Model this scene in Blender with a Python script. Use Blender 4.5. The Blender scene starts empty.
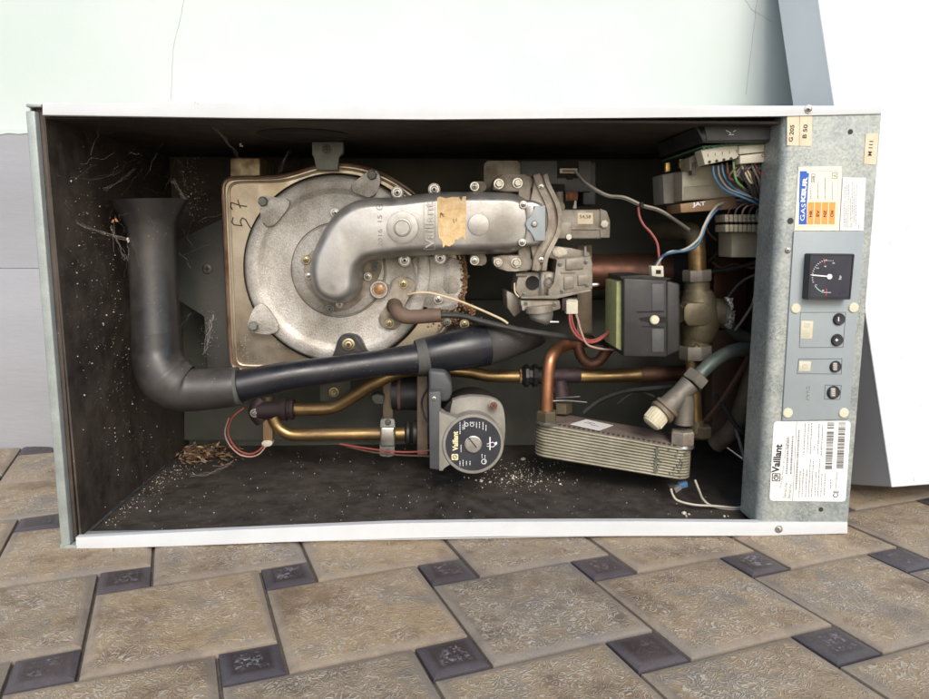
import bpy, bmesh, math, random
from mathutils import Vector, Matrix
random.seed(7)
SC = bpy.context.scene; COL = SC.collection
# ---------------------------------------------------------------- camera (solved from the casing's corners)
CF = 723.99; CX, CY = 464.5, 349.5
CPOS = Vector((0.39651, -0.75441, 0.33073)); PIT, YAW = 0.15531, 0.04359
cyw, syw, cp, sp = math.cos(YAW), math.sin(YAW), math.cos(PIT), math.sin(PIT)
FW = Vector((syw*cp, cyw*cp, -sp)); RT = Vector((cyw, -syw, 0)); UP = RT.cross(FW)
cam = bpy.data.cameras.new('camera'); co = bpy.data.objects.new('camera', cam); COL.objects.link(co)
co.matrix_world = Matrix(((RT.x, UP.x, -FW.x, CPOS.x), (RT.y, UP.y, -FW.y, CPOS.y), (RT.z, UP.z, -FW.z, CPOS.z), (0, 0, 0, 1)))
cam.sensor_width = 36; cam.lens = CF/929*36; cam.clip_end = 400; cam.clip_start = .02
SC.camera = co
# ---------------------------------------------------------------- light
SUN_EL, SUN_AZ = 36, 10            # degrees; azimuth to the right of straight behind the camera
w = bpy.data.worlds.new('World'); SC.world = w; w.use_nodes = True
nt = w.node_tree; nt.nodes.clear()
sky = nt.nodes.new('ShaderNodeTexSky'); sky.sky_type = 'NISHITA'; sky.sun_disc = False
sky.sun_elevation = math.radians(SUN_EL); sky.sun_rotation = math.radians(180-SUN_AZ)
sky.air_density = 1.0; sky.dust_density = 2.2; sky.ozone_density = 1.0
bg = nt.nodes.new('ShaderNodeBackground'); bg.inputs[1].default_value = 0.15
wo = nt.nodes.new('ShaderNodeOutputWorld'); nt.links.new(sky.outputs[0], bg.inputs[0]); nt.links.new(bg.outputs[0], wo.inputs[0])
sl = bpy.data.lights.new('sun', 'SUN'); sl.energy = 1.35; sl.angle = math.radians(26); sl.color = (1, .95, .87)
so = bpy.data.objects.new('sun', sl); COL.objects.link(so)
sd = Vector((math.sin(math.radians(SUN_AZ))*math.cos(math.radians(SUN_EL)), -math.cos(math.radians(SUN_AZ))*math.cos(math.radians(SUN_EL)), math.sin(math.radians(SUN_EL))))
so.rotation_euler = sd.to_track_quat('Z', 'Y').to_euler()
vs = SC.view_settings; vs.view_transform = 'Standard'; vs.look = 'None'; vs.exposure = 0.58; vs.gamma = 1
# ---------------------------------------------------------------- picking points at a chosen depth
def P(px, py, y=0.0):
    d = FW + RT*((px-CX)/CF) - UP*((py-CY)/CF)
    t = (y-CPOS.y)/d.y
    return CPOS + d*t
def PG(px, py, z=0.0):
    d = FW + RT*((px-CX)/CF) - UP*((py-CY)/CF)
    t = (z-CPOS.z)/d.z
    return CPOS + d*t
def S(px, py, y): return (P(px+1, py, y)-P(px, py, y)).length        # metres per pixel
# ---------------------------------------------------------------- materials
def mat(name, c1, c2=None, scale=60, rough=.5, rough2=None, metal=0., bump=0., bscale=None, dust=0., dustc=(.30, .27, .22), fine=0., spots=0., spotc=(.6, .58, .5), coat=0., contrast=(.35, .65), stretch=None, emit=None):
    m = bpy.data.materials.new(name); m.use_nodes = True; n = m.node_tree; L = n.links.new
    b = n.nodes['Principled BSDF']
    tc = n.nodes.new('ShaderNodeTexCoord'); src = tc.outputs['Object']
    if stretch:
        mp = n.nodes.new('ShaderNodeMapping'); mp.inputs['Scale'].default_value = stretch; L(src, mp.inputs[0]); src = mp.outputs[0]
    def noise(s, det=6, rough_=.6, dist=0.):
        t = n.nodes.new('ShaderNodeTexNoise'); t.inputs['Scale'].default_value = s; t.inputs['Detail'].default_value = det
        t.inputs['Roughness'].default_value = rough_; t.inputs['Distortion'].default_value = dist; L(src, t.inputs['Vector']); return t.outputs['Fac']
    def ramp(f, a, b_, ca=(0, 0, 0, 1), cb=(1, 1, 1, 1)):
        r = n.nodes.new('ShaderNodeValToRGB'); r.color_ramp.elements[0].position = a; r.color_ramp.elements[1].position = b_
        r.color_ramp.elements[0].color = ca; r.color_ramp.elements[1].color = cb; L(f, r.inputs[0]); return r.outputs[0]
    def mix(f, a, b_):
        x = n.nodes.new('ShaderNodeMix'); x.data_type = 'RGBA'
        if hasattr(f, 'links'): L(f, x.inputs[0])
        else: x.inputs[0].default_value = f
        for s_, v in ((6, a), (7, b_)):
            if hasattr(v, 'links'): L(v, x.inputs[s_])
            else: x.inputs[s_].default_value = (*v[:3], 1)
        return x.outputs[2]
    def math_(op, a, b_):
        x = n.nodes.new('ShaderNodeMath'); x.operation = op
        for i, v in ((0, a), (1, b_)):
            if hasattr(v, 'links'): L(v, x.inputs[i])
            else: x.inputs[i].default_value = v
        return x.outputs[0]
    if not fine and (bump or dust): fine = .16
    c2 = c2 or tuple(v*.75 for v in c1)
    nz = noise(scale)
    colr = ramp(nz, contrast[0], contrast[1], (*c1, 1), (*c2, 1))
    if fine:
        f2 = noise(900, 3, .7); g = ramp(f2, .3, .7, (1-fine,)*3+(1,), (1+fine,)*3+(1,))
        x = n.nodes.new('ShaderNodeMix'); x.data_type = 'RGBA'; x.blend_type = 'MULTIPLY'; x.inputs[0].default_value = 1
        L(colr, x.inputs[6]); L(g, x.inputs[7]); colr = x.outputs[2]
    rr = n.nodes.new('ShaderNodeMapRange'); L(noise(scale*1.7), rr.inputs[0]); rr.inputs[1].default_value = .3; rr.inputs[2].default_value = .7
    rr.inputs[3].default_value = rough; rr.inputs[4].default_value = rough2 if rough2 is not None else min(1, rough+.2)
    rv = rr.outputs[0]; mv = metal
    dm = None
    if dust:
        ge = n.nodes.new('ShaderNodeNewGeometry'); sx = n.nodes.new('ShaderNodeSeparateXYZ'); L(ge.outputs['Normal'], sx.inputs[0])
        up = n.nodes.new('ShaderNodeMapRange'); L(sx.outputs[2], up.inputs[0]); up.inputs[1].default_value = -.5; up.inputs[2].default_value = .9
        up.inputs[3].default_value = .15; up.inputs[4].default_value = 1.
        dn = ramp(noise(45, 8, .7), .35, .7)
        dm = math_('MULTIPLY', math_('MULTIPLY', up.outputs[0], dn), dust*1.5)
        cl = n.nodes.new('ShaderNodeClamp'); L(dm, cl.inputs[0]); dm = cl.outputs[0]
        colr = mix(dm, colr, dustc)
        rv = math_('ADD', rv, math_('MULTIPLY', dm, .5))
        if metal:
            mv = math_('MULTIPLY', math_('SUBTRACT', 1., dm), metal)
    if spots:
        v = n.nodes.new('ShaderNodeTexVoronoi'); v.inputs['Scale'].default_value = 230; L(tc.outputs['Object'], v.inputs['Vector'])
        s1 = ramp(v.outputs['Distance'], .05, .16, (1, 1, 1, 1), (0, 0, 0, 1)); s2 = ramp(noise(28, 4, .7), .53, .62)
        sm = math_('MULTIPLY', math_('MULTIPLY', s1, s2), spots); colr = mix(sm, colr, spotc)
    L(colr, b.inputs['Base Color']); L(rv, b.inputs['Roughness'])
    if hasattr(mv, 'links'): L(mv, b.inputs['Metallic'])
    else: b.inputs['Metallic'].default_value = mv
    if coat: b.inputs['Coat Weight'].default_value = coat
    if bump:
        bp = n.nodes.new('ShaderNodeBump'); bp.inputs['Strength'].default_value = bump; bp.inputs['Distance'].default_value = .001
        L(noise(bscale or scale*4, 5, .6), bp.inputs['Height']); L(bp.outputs[0], b.inputs['Normal'])
    return m
M = {}
M['white'] = mat('white_enamel', (.60, .625, .64), (.55, .57, .58), 9, .3, .42, fine=.02, dust=.10, dustc=(.36, .33, .28))
M['cover'] = mat('white_cover_enamel', (.64, .665, .69), (.60, .625, .65), 7, .3, .4)
M['flange'] = mat('grey_flange', (.36, .40, .38), (.28, .31, .29), 30, .45, .6, metal=.3, bump=.15)
M['soot'] = mat('sooty_lining', (.016, .011, .008), (.066, .050, .038), 13, .42, .75, bump=.7, bscale=60, dust=.5, dustc=(.13, .105, .085), spots=.8, spotc=(.45, .42, .38))
M['soot_top'] = mat('sooty_ceiling', (.024, .017, .012), (.045, .034, .026), 14, .6, .85, bump=.4, bscale=50)
M['soot_floor'] = mat('sooty_floor', (.020, .016, .013), (.050, .042, .034), 12, .38, .65, bump=.5, bscale=70, dust=.30, dustc=(.12, .105, .09), spots=.8, spotc=(.6, .58, .55))
M['backpan'] = mat('grey_back_plate', (.075, .083, .070), (.12, .122, .102), 9, .5, .75, metal=.2, bump=.2, dust=.35, dustc=(.10, .09, .07))
M['darkpan'] = mat('dark_grey_plate', (.055, .058, .058), (.09, .09, .084), 9, .5, .7, metal=.3, bump=.2, dust=.3, dustc=(.12, .11, .09), spots=.3)
M['foam_shade'] = mat('black_foam_and_shade', (.010, .009, .009), (.02, .017, .015), 30, .9, 1., bump=.5)  # also paints the shade of the gap along the upper back
M['cast'] = mat('cast_aluminium', (.47, .45, .42), (.27, .245, .21), 20, .34, .56, metal=.6, bump=.5, bscale=420, fine=.36, contrast=(.42, .66), dust=.3, dustc=(.36, .32, .26))
M['tube'] = mat('smooth_cast_aluminium', (.45, .44, .425), (.24, .225, .20), 15, .24, .46, metal=.78, contrast=(.42, .68), bump=.12, bscale=300, fine=.08, dust=.4, dustc=(.33, .31, .27))
M['castdirty'] = mat('dirty_cast_aluminium', (.34, .305, .26), (.17, .135, .10), 38, .42, .62, metal=.55, contrast=(.42, .62), bump=.3, bscale=300, fine=.12, dust=.45, dustc=(.33, .28, .21))
M['hx'] = mat('tarnished_steel', (.60, .53, .41), (.27, .17, .09), 12, .2, .42, metal=.8, contrast=(.40, .72), bump=.1, dust=.25, dustc=(.36, .31, .24))
M['hxrim'] = mat('bronzed_steel_rim', (.36, .26, .19), (.15, .075, .05), 18, .3, .45, metal=.85)
M['steel'] = mat('bright_steel', (.58, .57, .54), (.40, .38, .34), 90, .25, .4, metal=.9)
M['darksteel'] = mat('dark_steel', (.10, .10, .095), (.15, .14, .13), 60, .4, .6, metal=.7, dust=.3)
M['greyzinc'] = mat('grey_zinc', (.22, .24, .22), (.16, .17, .155), 40, .45, .6, metal=.5, bump=.2, dust=.3)
M['brass'] = mat('tarnished_brass', (.42, .29, .13), (.19, .12, .055), 42, .24, .44, metal=.92, dust=.3, dustc=(.22, .16, .09), stretch=(.4, 1, 1))
M['oldbrass'] = mat('dull_brass_casting', (.145, .12, .072), (.075, .065, .042), 40, .4, .62, metal=.65, bump=.5, bscale=220, dust=.35, dustc=(.19, .16, .11))
M['brassnut'] = mat('brass_screw', (.44, .38, .24), (.30, .25, .15), 90, .3, .45, metal=.9)
M['copper'] = mat('copper_pipe', (.52, .235, .12), (.30, .12, .06), 45, .28, .42, metal=.9, dust=.35, dustc=(.32, .20, .13))
M['browncopper'] = mat('brown_copper', (.16, .07, .045), (.09, .045, .03), 30, .38, .55, metal=.7, dust=.25, dustc=(.16, .10, .07))
M['verdigris'] = mat('green_tarnished_pipe', (.085, .13, .12), (.15, .15, .115), 45, .4, .6, metal=.5, dust=.3, dustc=(.2, .2, .16))
M['bracket_rust'] = mat('brownish_bracket', (.20, .15, .10), (.12, .085, .06), 40, .5, .7, metal=.3, dust=.4)
M['rust'] = mat('rust', (.22, .085, .04), (.10, .04, .02), 160, .8, .95, bump=.8, bscale=300)
M['rustcrust'] = mat('pale_rust_crust', (.38, .24, .12), (.16, .08, .04), 260, .8, .95, bump=.9, bscale=400)
M['black'] = mat('glossy_black_plastic', (.006, .008, .013), (.012, .013, .018), 14, .2, .4, bump=.08, dust=.12, dustc=(.08, .075, .065), spots=.3)
M['dustyblack'] = mat('dusty_black_plastic', (.010, .011, .014), (.040, .037, .033), 8, .24, .5, bump=.22, bscale=90, dust=.22, dustc=(.13, .12, .10), contrast=(.40, .62), spots=.45)
M['blackmat'] = mat('matt_black_plastic', (.013, .013, .015), (.024, .023, .024), 30, .36, .55, bump=.12, dust=.18, dustc=(.08, .072, .065), spots=.2)
M['slate'] = mat('slate_plastic', (.065, .068, .072), (.045, .048, .052), 30, .4, .55, bump=.1, dust=.35, dustc=(.12, .11, .10))
M['pumpgrey'] = mat('grey_pump_enamel', (.27, .255, .225), (.20, .19, .165), 40, .42, .6, metal=.2, bump=.15, dust=.4, dustc=(.28, .25, .2))
M['grip'] = mat('pump_black_plate', (.014, .016, .022), (.02, .022, .03), 30, .35, .5, dust=.15, dustc=(.1, .1, .1))
M['purple'] = mat('dark_purple_rubber', (.045, .025, .032), (.025, .015, .018), 50, .45, .6, metal=.3, dust=.3, dustc=(.12, .09, .08))
M['cream'] = mat('cream_plastic', (.60, .57, .46), (.50, .47, .37), 50, .4, .55, dust=.3, dustc=(.42, .38, .30))
M['creamcap'] = mat('cream_cap', (.58, .53, .38), (.50, .45, .31), 50, .45, .6)
M['beige'] = mat('beige_component', (.30, .27, .20), (.23, .205, .155), 40, .5, .65, dust=.4, dustc=(.30, .26, .2), bump=.1)
M['valve'] = mat('dusty_beige_casting', (.30, .275, .23), (.16, .135, .105), 40, .42, .6, metal=.35, contrast=(.40, .64), bump=.2, bscale=250, dust=.45, dustc=(.32, .28, .22))
M['greybox'] = mat('grey_relay_box', (.27, .265, .235), (.21, .20, .175), 30, .5, .65, dust=.35)
M['galv'] = None
M['valvegrey'] = mat('greyed_brass_valve', (.20, .18, .15), (.11, .10, .085), 45, .42, .6, metal=.5, bump=.4, bscale=260, dust=.4, dustc=(.24, .22, .18))
M['stained'] = mat('stained_cream_metal', (.44, .41, .31), (.27, .24, .17), 22, .45, .6, metal=.3, bump=.2, dust=.2, dustc=(.4, .36, .28))
M['panel'] = mat('bluegrey_panel', (.30, .345, .36), (.275, .31, .325), 22, .38, .5, fine=.03)
M['gaugeblack'] = mat('gauge_black', (.02, .022, .035), (.028, .03, .045), 40, .25, .4)
M['gaugecase'] = mat('gauge_case', (.014, .014, .02), (.03, .03, .036), 40, .3, .5)
M['ink'] = mat('black_ink', (.02, .02, .02), (.03, .03, .03), 40, .6)
M['inkgrey'] = mat('grey_print', (.16, .16, .17), (.24, .24, .25), 300, .6)
M['inkfaint'] = mat('faint_print', (.42, .42, .40), (.5, .5, .48), 300, .6)
M['paper'] = mat('yellowed_paper', (.80, .76, .64), (.74, .66, .50), 14, .55, .65)
M['paperw'] = mat('white_label', (.78, .78, .76), (.72, .71, .67), 20, .4, .55)
M['papert'] = mat('tan_label', (.70, .60, .44), (.60, .50, .35), 60, .6, .7)
M['tornpaper'] = mat('torn_tan_paper', (.58, .38, .17), (.72, .55, .32), 130, .8, .9, bump=.5, bscale=500, dust=.15)
M['blue'] = mat('blue_print', (.012, .09, .42), (.015, .10, .45), 40, .45)
M['orange'] = mat('orange_print', (.90, .30, .05), (.85, .33, .09), 40, .5)
M['whiteink'] = mat('white_print', (.8, .8, .8), (.75, .75, .75), 40, .5)
M['yellowink'] = mat('yellow_print', (.80, .72, .42), (.7, .62, .36), 100, .5)
M['red'] = mat('red_print', (.45, .05, .04), (.4, .06, .05), 40, .5)
M['greenink'] = mat('green_print', (.25, .5, .35), (.3, .5, .38), 40, .5)
M['capdot'] = mat('cream_screw_cap', (.62, .60, .45), (.56, .54, .40), 80, .45)
M['display'] = mat('display_window', (.58, .55, .40), (.52, .48, .35), 200, .35)
M['wred'] = mat('red_wire', (.32, .07, .055), (.25, .06, .05), 90, .45)
M['wpink'] = mat('pale_pink_wire', (.42, .27, .22), (.36, .22, .18), 90, .5)
M['wwhite'] = mat('white_wire', (.50, .46, .38), (.42, .38, .3), 60, .45)
M['wcream'] = mat('cream_wire', (.62, .52, .33), (.5, .4, .24), 60, .5)
M['wblue'] = mat('blue_wire', (.035, .11, .22), (.05, .13, .22), 60, .4)
M['wbrown'] = mat('brown_wire', (.12, .055, .035), (.10, .05, .035), 60, .45)
M['wgrey'] = mat('grey_wire', (.16, .155, .15), (.13, .125, .12), 60, .5)
M['wgreen'] = mat('green_wire', (.12, .26, .10), (.14, .25, .1), 60, .45)
M['worange'] = mat('orange_wire', (.50, .20, .08), (.42, .18, .08), 60, .45)
M['wblack'] = mat('black_wire', (.014, .014, .014), (.028, .026, .024), 60, .45, dust=.2, dustc=(.1, .09, .08))
M['boot'] = mat('brown_rubber_boot', (.09, .055, .040), (.14, .09, .062), 25, .5, dust=.3, dustc=(.14, .11, .09))
M['greenstrip'] = mat('yellowgreen_strip', (.30, .33, .13), (.24, .25, .11), 120, .6, dust=.3)
M['platehx'] = mat('brazed_plates', (.40, .375, .29), (.22, .20, .145), 26, .34, .56, metal=.55, bump=.2, dust=.4, dustc=(.36, .32, .23))
M['platetop'] = mat('plate_top', (.22, .175, .145), (.13, .10, .085), 50, .5, .7, metal=.3, bump=.5, bscale=240, dust=.3, dustc=(.2, .16, .13))
M['foil'] = mat('torn_foil', (.75, .75, .75), (.5, .5, .5), 200, .25, .4, metal=.9, bump=.8, bscale=300)
M['gold'] = mat('gold_pin', (.75, .55, .2), (.65, .45, .15), 60, .3, metal=.9)
M['pcb'] = mat('green_circuit_board', (.05, .14, .08), (.07, .15, .09), 60, .5)
M['trafo'] = mat('amber_transformer', (.26, .15, .06), (.18, .10, .045), 30, .45, dust=.3)
M['crumb'] = mat('pale_crumbs', (.60, .56, .47), (.40, .36, .28), 400, .8)
M['leaf'] = mat('dry_leaf', (.22, .10, .045), (.30, .19, .10), 200, .75)
M['web'] = mat('dusty_web', (.34, .31, .28), (.26, .23, .2), 100, .8)
M['glass'] = mat('rusty_sight_glass', (.25, .10, .04), (.40, .24, .12), 260, .25, .5, metal=.3)
M['stub'] = mat('stained_steel_port', (.50, .42, .27), (.18, .12, .07), 45, .4, .6, metal=.6)

def galv():
    m = bpy.data.materials.new('galvanised_steel'); m.use_nodes = True; n = m.node_tree; L = n.links.new; b = n.nodes['Principled BSDF']
    tc = n.nodes.new('ShaderNodeTexCoord'); 
    nz = n.nodes.new('ShaderNodeTexNoise'); nz.inputs['Scale'].default_value = 16; nz.inputs['Detail'].default_value = 8; nz.inputs['Roughness'].default_value = .7; L(tc.outputs['Object'], nz.inputs['Vector'])
    r = n.nodes.new('ShaderNodeValToRGB'); L(nz.outputs[0], r.inputs[0]); e = r.color_ramp.elements
    e[0].position = .33; e[0].color = (.25, .285, .285, 1); e[1].position = .66; e[1].color = (.42, .44, .405, 1)
    x = e.new(.5); x.color = (.355, .385, .37, 1)
    v = n.nodes.new('ShaderNodeTexVoronoi'); v.inputs['Scale'].default_value = 420; v.inputs['Randomness'].default_value = 1; L(tc.outputs['Object'], v.inputs['Vector'])
    hs = n.nodes.new('ShaderNodeSeparateColor'); L(v.outputs['Color'], hs.inputs[0])
    mr = n.nodes.new('ShaderNodeMapRange'); L(hs.outputs[0], mr.inputs[0]); mr.inputs[3].default_value = .80; mr.inputs[4].default_value = 1.12
    mu = n.nodes.new('ShaderNodeMix'); mu.data_type = 'RGBA'; mu.blend_type = 'MULTIPLY'; mu.inputs[0].default_value = 1; L(r.outputs[0], mu.inputs[6]); L(mr.outputs[0], mu.inputs[7])
    # scratches: dark curly worn marks in patches
    n2 = n.nodes.new('ShaderNodeTexNoise'); n2.inputs['Scale'].default_value = 120; n2.inputs['Detail'].default_value = 2; n2.inputs['Distortion'].default_value = 2.5; L(tc.outputs['Object'], n2.inputs['Vector'])
    r2 = n.nodes.new('ShaderNodeValToRGB'); L(n2.outputs[0], r2.inputs[0]); f = r2.color_ramp.elements
    f[0].position = .47; f[0].color = (0, 0, 0, 1); f[1].position = .53; f[1].color = (0, 0, 0, 1); y = f.new(.5); y.color = (1, 1, 1, 1)
    n3 = n.nodes.new('ShaderNodeTexNoise'); n3.inputs['Scale'].default_value = 22; L(tc.outputs['Object'], n3.inputs['Vector'])
    r3 = n.nodes.new('ShaderNodeValToRGB'); L(n3.outputs[0], r3.inputs[0]); r3.color_ramp.elements[0].position = .5; r3.color_ramp.elements[1].position = .62
    ml = n.nodes.new('ShaderNodeMath'); ml.operation = 'MULTIPLY'; L(r2.outputs[0], ml.inputs[0]); L(r3.outputs[0], ml.inputs[1])
    m3 = n.nodes.new('ShaderNodeMix'); m3.data_type = 'RGBA'; L(ml.outputs[0], m3.inputs[0]); L(mu.outputs[2], m3.inputs[6]); m3.inputs[7].default_value = (.10, .12, .11, 1)
    L(m3.outputs[2], b.inputs['Base Color']); b.inputs['Metallic'].default_value = .35; b.inputs['Roughness'].default_value = .42
    return m
M['galv'] = galv()

def paving_mat(name, dark):
    m = bpy.data.materials.new(name); m.use_nodes = True; n = m.node_tree; L = n.links.new; b = n.nodes['Principled BSDF']
    tc = n.nodes.new('ShaderNodeTexCoord'); src = tc.outputs['Object']
    at = n.nodes.new('ShaderNodeAttribute'); at.attribute_name = 'edge'; at.attribute_type = 'GEOMETRY'
    tn = n.nodes.new('ShaderNodeAttribute'); tn.attribute_name = 'tone'; tn.attribute_type = 'GEOMETRY'
    def noise(s, det, ro, di=0):
        t = n.nodes.new('ShaderNodeTexNoise'); t.inputs['Scale'].default_value = s; t.inputs['Detail'].default_value = det; t.inputs['Roughness'].default_value = ro; t.inputs['Distortion'].default_value = di
        L(src, t.inputs['Vector']); return t.outputs['Fac']
    def ramp(f, els):
        r = n.nodes.new('ShaderNodeValToRGB'); L(f, r.inputs[0]); e = r.color_ramp.elements
        e[0].position, e[0].color = els[0][0], (*els[0][1], 1); e[1].position, e[1].color = els[-1][0], (*els[-1][1], 1)
        for p_, c_ in els[1:-1]: q = e.new(p_); q.color = (*c_, 1)
        return r.outputs[0]
    def mth(op, a, b_):
        x = n.nodes.new('ShaderNodeMath'); x.operation = op
        for i, v in ((0, a), (1, b_)):
            if hasattr(v, 'links'): L(v, x.inputs[i])
            else: x.inputs[i].default_value = v
        return x.outputs[0]
    def mix(f, a, b_, bt='MIX'):
        x = n.nodes.new('ShaderNodeMix'); x.data_type = 'RGBA'; x.blend_type = bt
        if hasattr(f, 'links'): L(f, x.inputs[0])
        else: x.inputs[0].default_value = f
        for s_, v in ((6, a), (7, b_)):
            if hasattr(v, 'links'): L(v, x.inputs[s_])
            else: x.inputs[s_].default_value = (*v[:3], 1)
        return x.outputs[2]
    if dark: base = ramp(noise(14, 6, .65), [(.3, (.032, .022, .023)), (.5, (.052, .040, .044)), (.7, (.085, .07, .075))])
    else: base = ramp(noise(11, 8, .68), [(.30, (.12, .088, .066)), (.42, (.205, .155, .108)), (.51, (.315, .25, .17)), (.59, (.235, .20, .16)), (.70, (.18, .172, .165))])
    base = mix(1., base, ramp(tn.outputs['Fac'], [(0, (.80, .80, .82)), (1, (1.18, 1.08, .92))]), 'MULTIPLY')
    # raised worm-like relief: level lines of a smooth noise
    wn = noise(92 if not dark else 170, 1.6, .5, .9 if not dark else 1.5)
    worm = ramp(wn, [(.33, (0,)*3), (.36, (1,)*3), (.395, (0,)*3), (.44, (0,)*3), (.47, (1,)*3), (.505, (0,)*3), (.55, (0,)*3), (.58, (1,)*3), (.62, (0,)*3)])
    inner = ramp(at.outputs['Fac'], [(.15, (0,)*3), (.7, (1,)*3)] if not dark else [(.8, (0,)*3), (1., (1,)*3)])
    if dark:
        worm = ramp(noise(260, 4, .75), [(.50, (0,)*3), (.60, (1,)*3)]); inner = mth('MULTIPLY', ramp(at.outputs['Fac'], [(.80, (0,)*3), (1., (1,)*3)]), ramp(noise(38, 4, .7), [(.40, (0,)*3), (.60, (1,)*3)]))
    wm = mth('MULTIPLY', worm, inner)
    patch = ramp(noise(16, 3, .6), [(.38, (.1,)*3), (.58, (1,)*3)])
    wc = mth('MULTIPLY', mth('MULTIPLY', wm, patch), .8 if not dark else .75)
    col = mix(wc, base, (.52, .475, .40) if not dark else (.36, .36, .40))
    bord = ramp(at.outputs['Fac'], [(.05, (1,)*3), (.7, (0,)*3)]); col = mix(mth('MULTIPLY', bord, .45 if not dark else .3), col, (.24, .22, .20) if not dark else (.12, .12, .14))
    grit = ramp(noise(700, 3, .7), [(.3, (.82,)*3), (.7, (1.16,)*3)]); col = mix(1., col, grit, 'MULTIPLY')
    L(col, b.inputs['Base Color']); b.inputs['Roughness'].default_value = .62; 
    if dark: b.inputs['Roughness'].default_value = .48
    h = mth('ADD', wm, mth('MULTIPLY', noise(240, 4, .6), .7))
    bp = n.nodes.new('ShaderNodeBump'); bp.inputs['Strength'].default_value = .55; bp.inputs['Distance'].default_value = .0012; L(h, bp.inputs['Height']); L(bp.outputs[0], b.inputs['Normal'])
    return m
M['tile'] = paving_mat('sandstone_paver', False); M['tiledark'] = paving_mat('purple_paver', True)
M['joint'] = mat('sandy_joint', (.10, .085, .07), (.17, .145, .12), 60, .9, 1., bump=.5, bscale=300)
M['soil'] = mat('paved_ground', (.24, .20, .15), (.18, .15, .12), 6, .85, .95)
M['mint'] = mat('mint_render', (.50, .58, .545), (.56, .61, .59), 3, .75, .85, bump=.22, bscale=130, fine=.015)
M['dado'] = mat('grey_render', (.33, .335, .36), (.285, .29, .31), 4, .7, .82, bump=.5, bscale=110, fine=.03, stretch=(.35, 1, 1.6))
M['crack'] = mat('hairline_crack', (.30, .32, .30), (.4, .42, .4), 60, .9)

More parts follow.
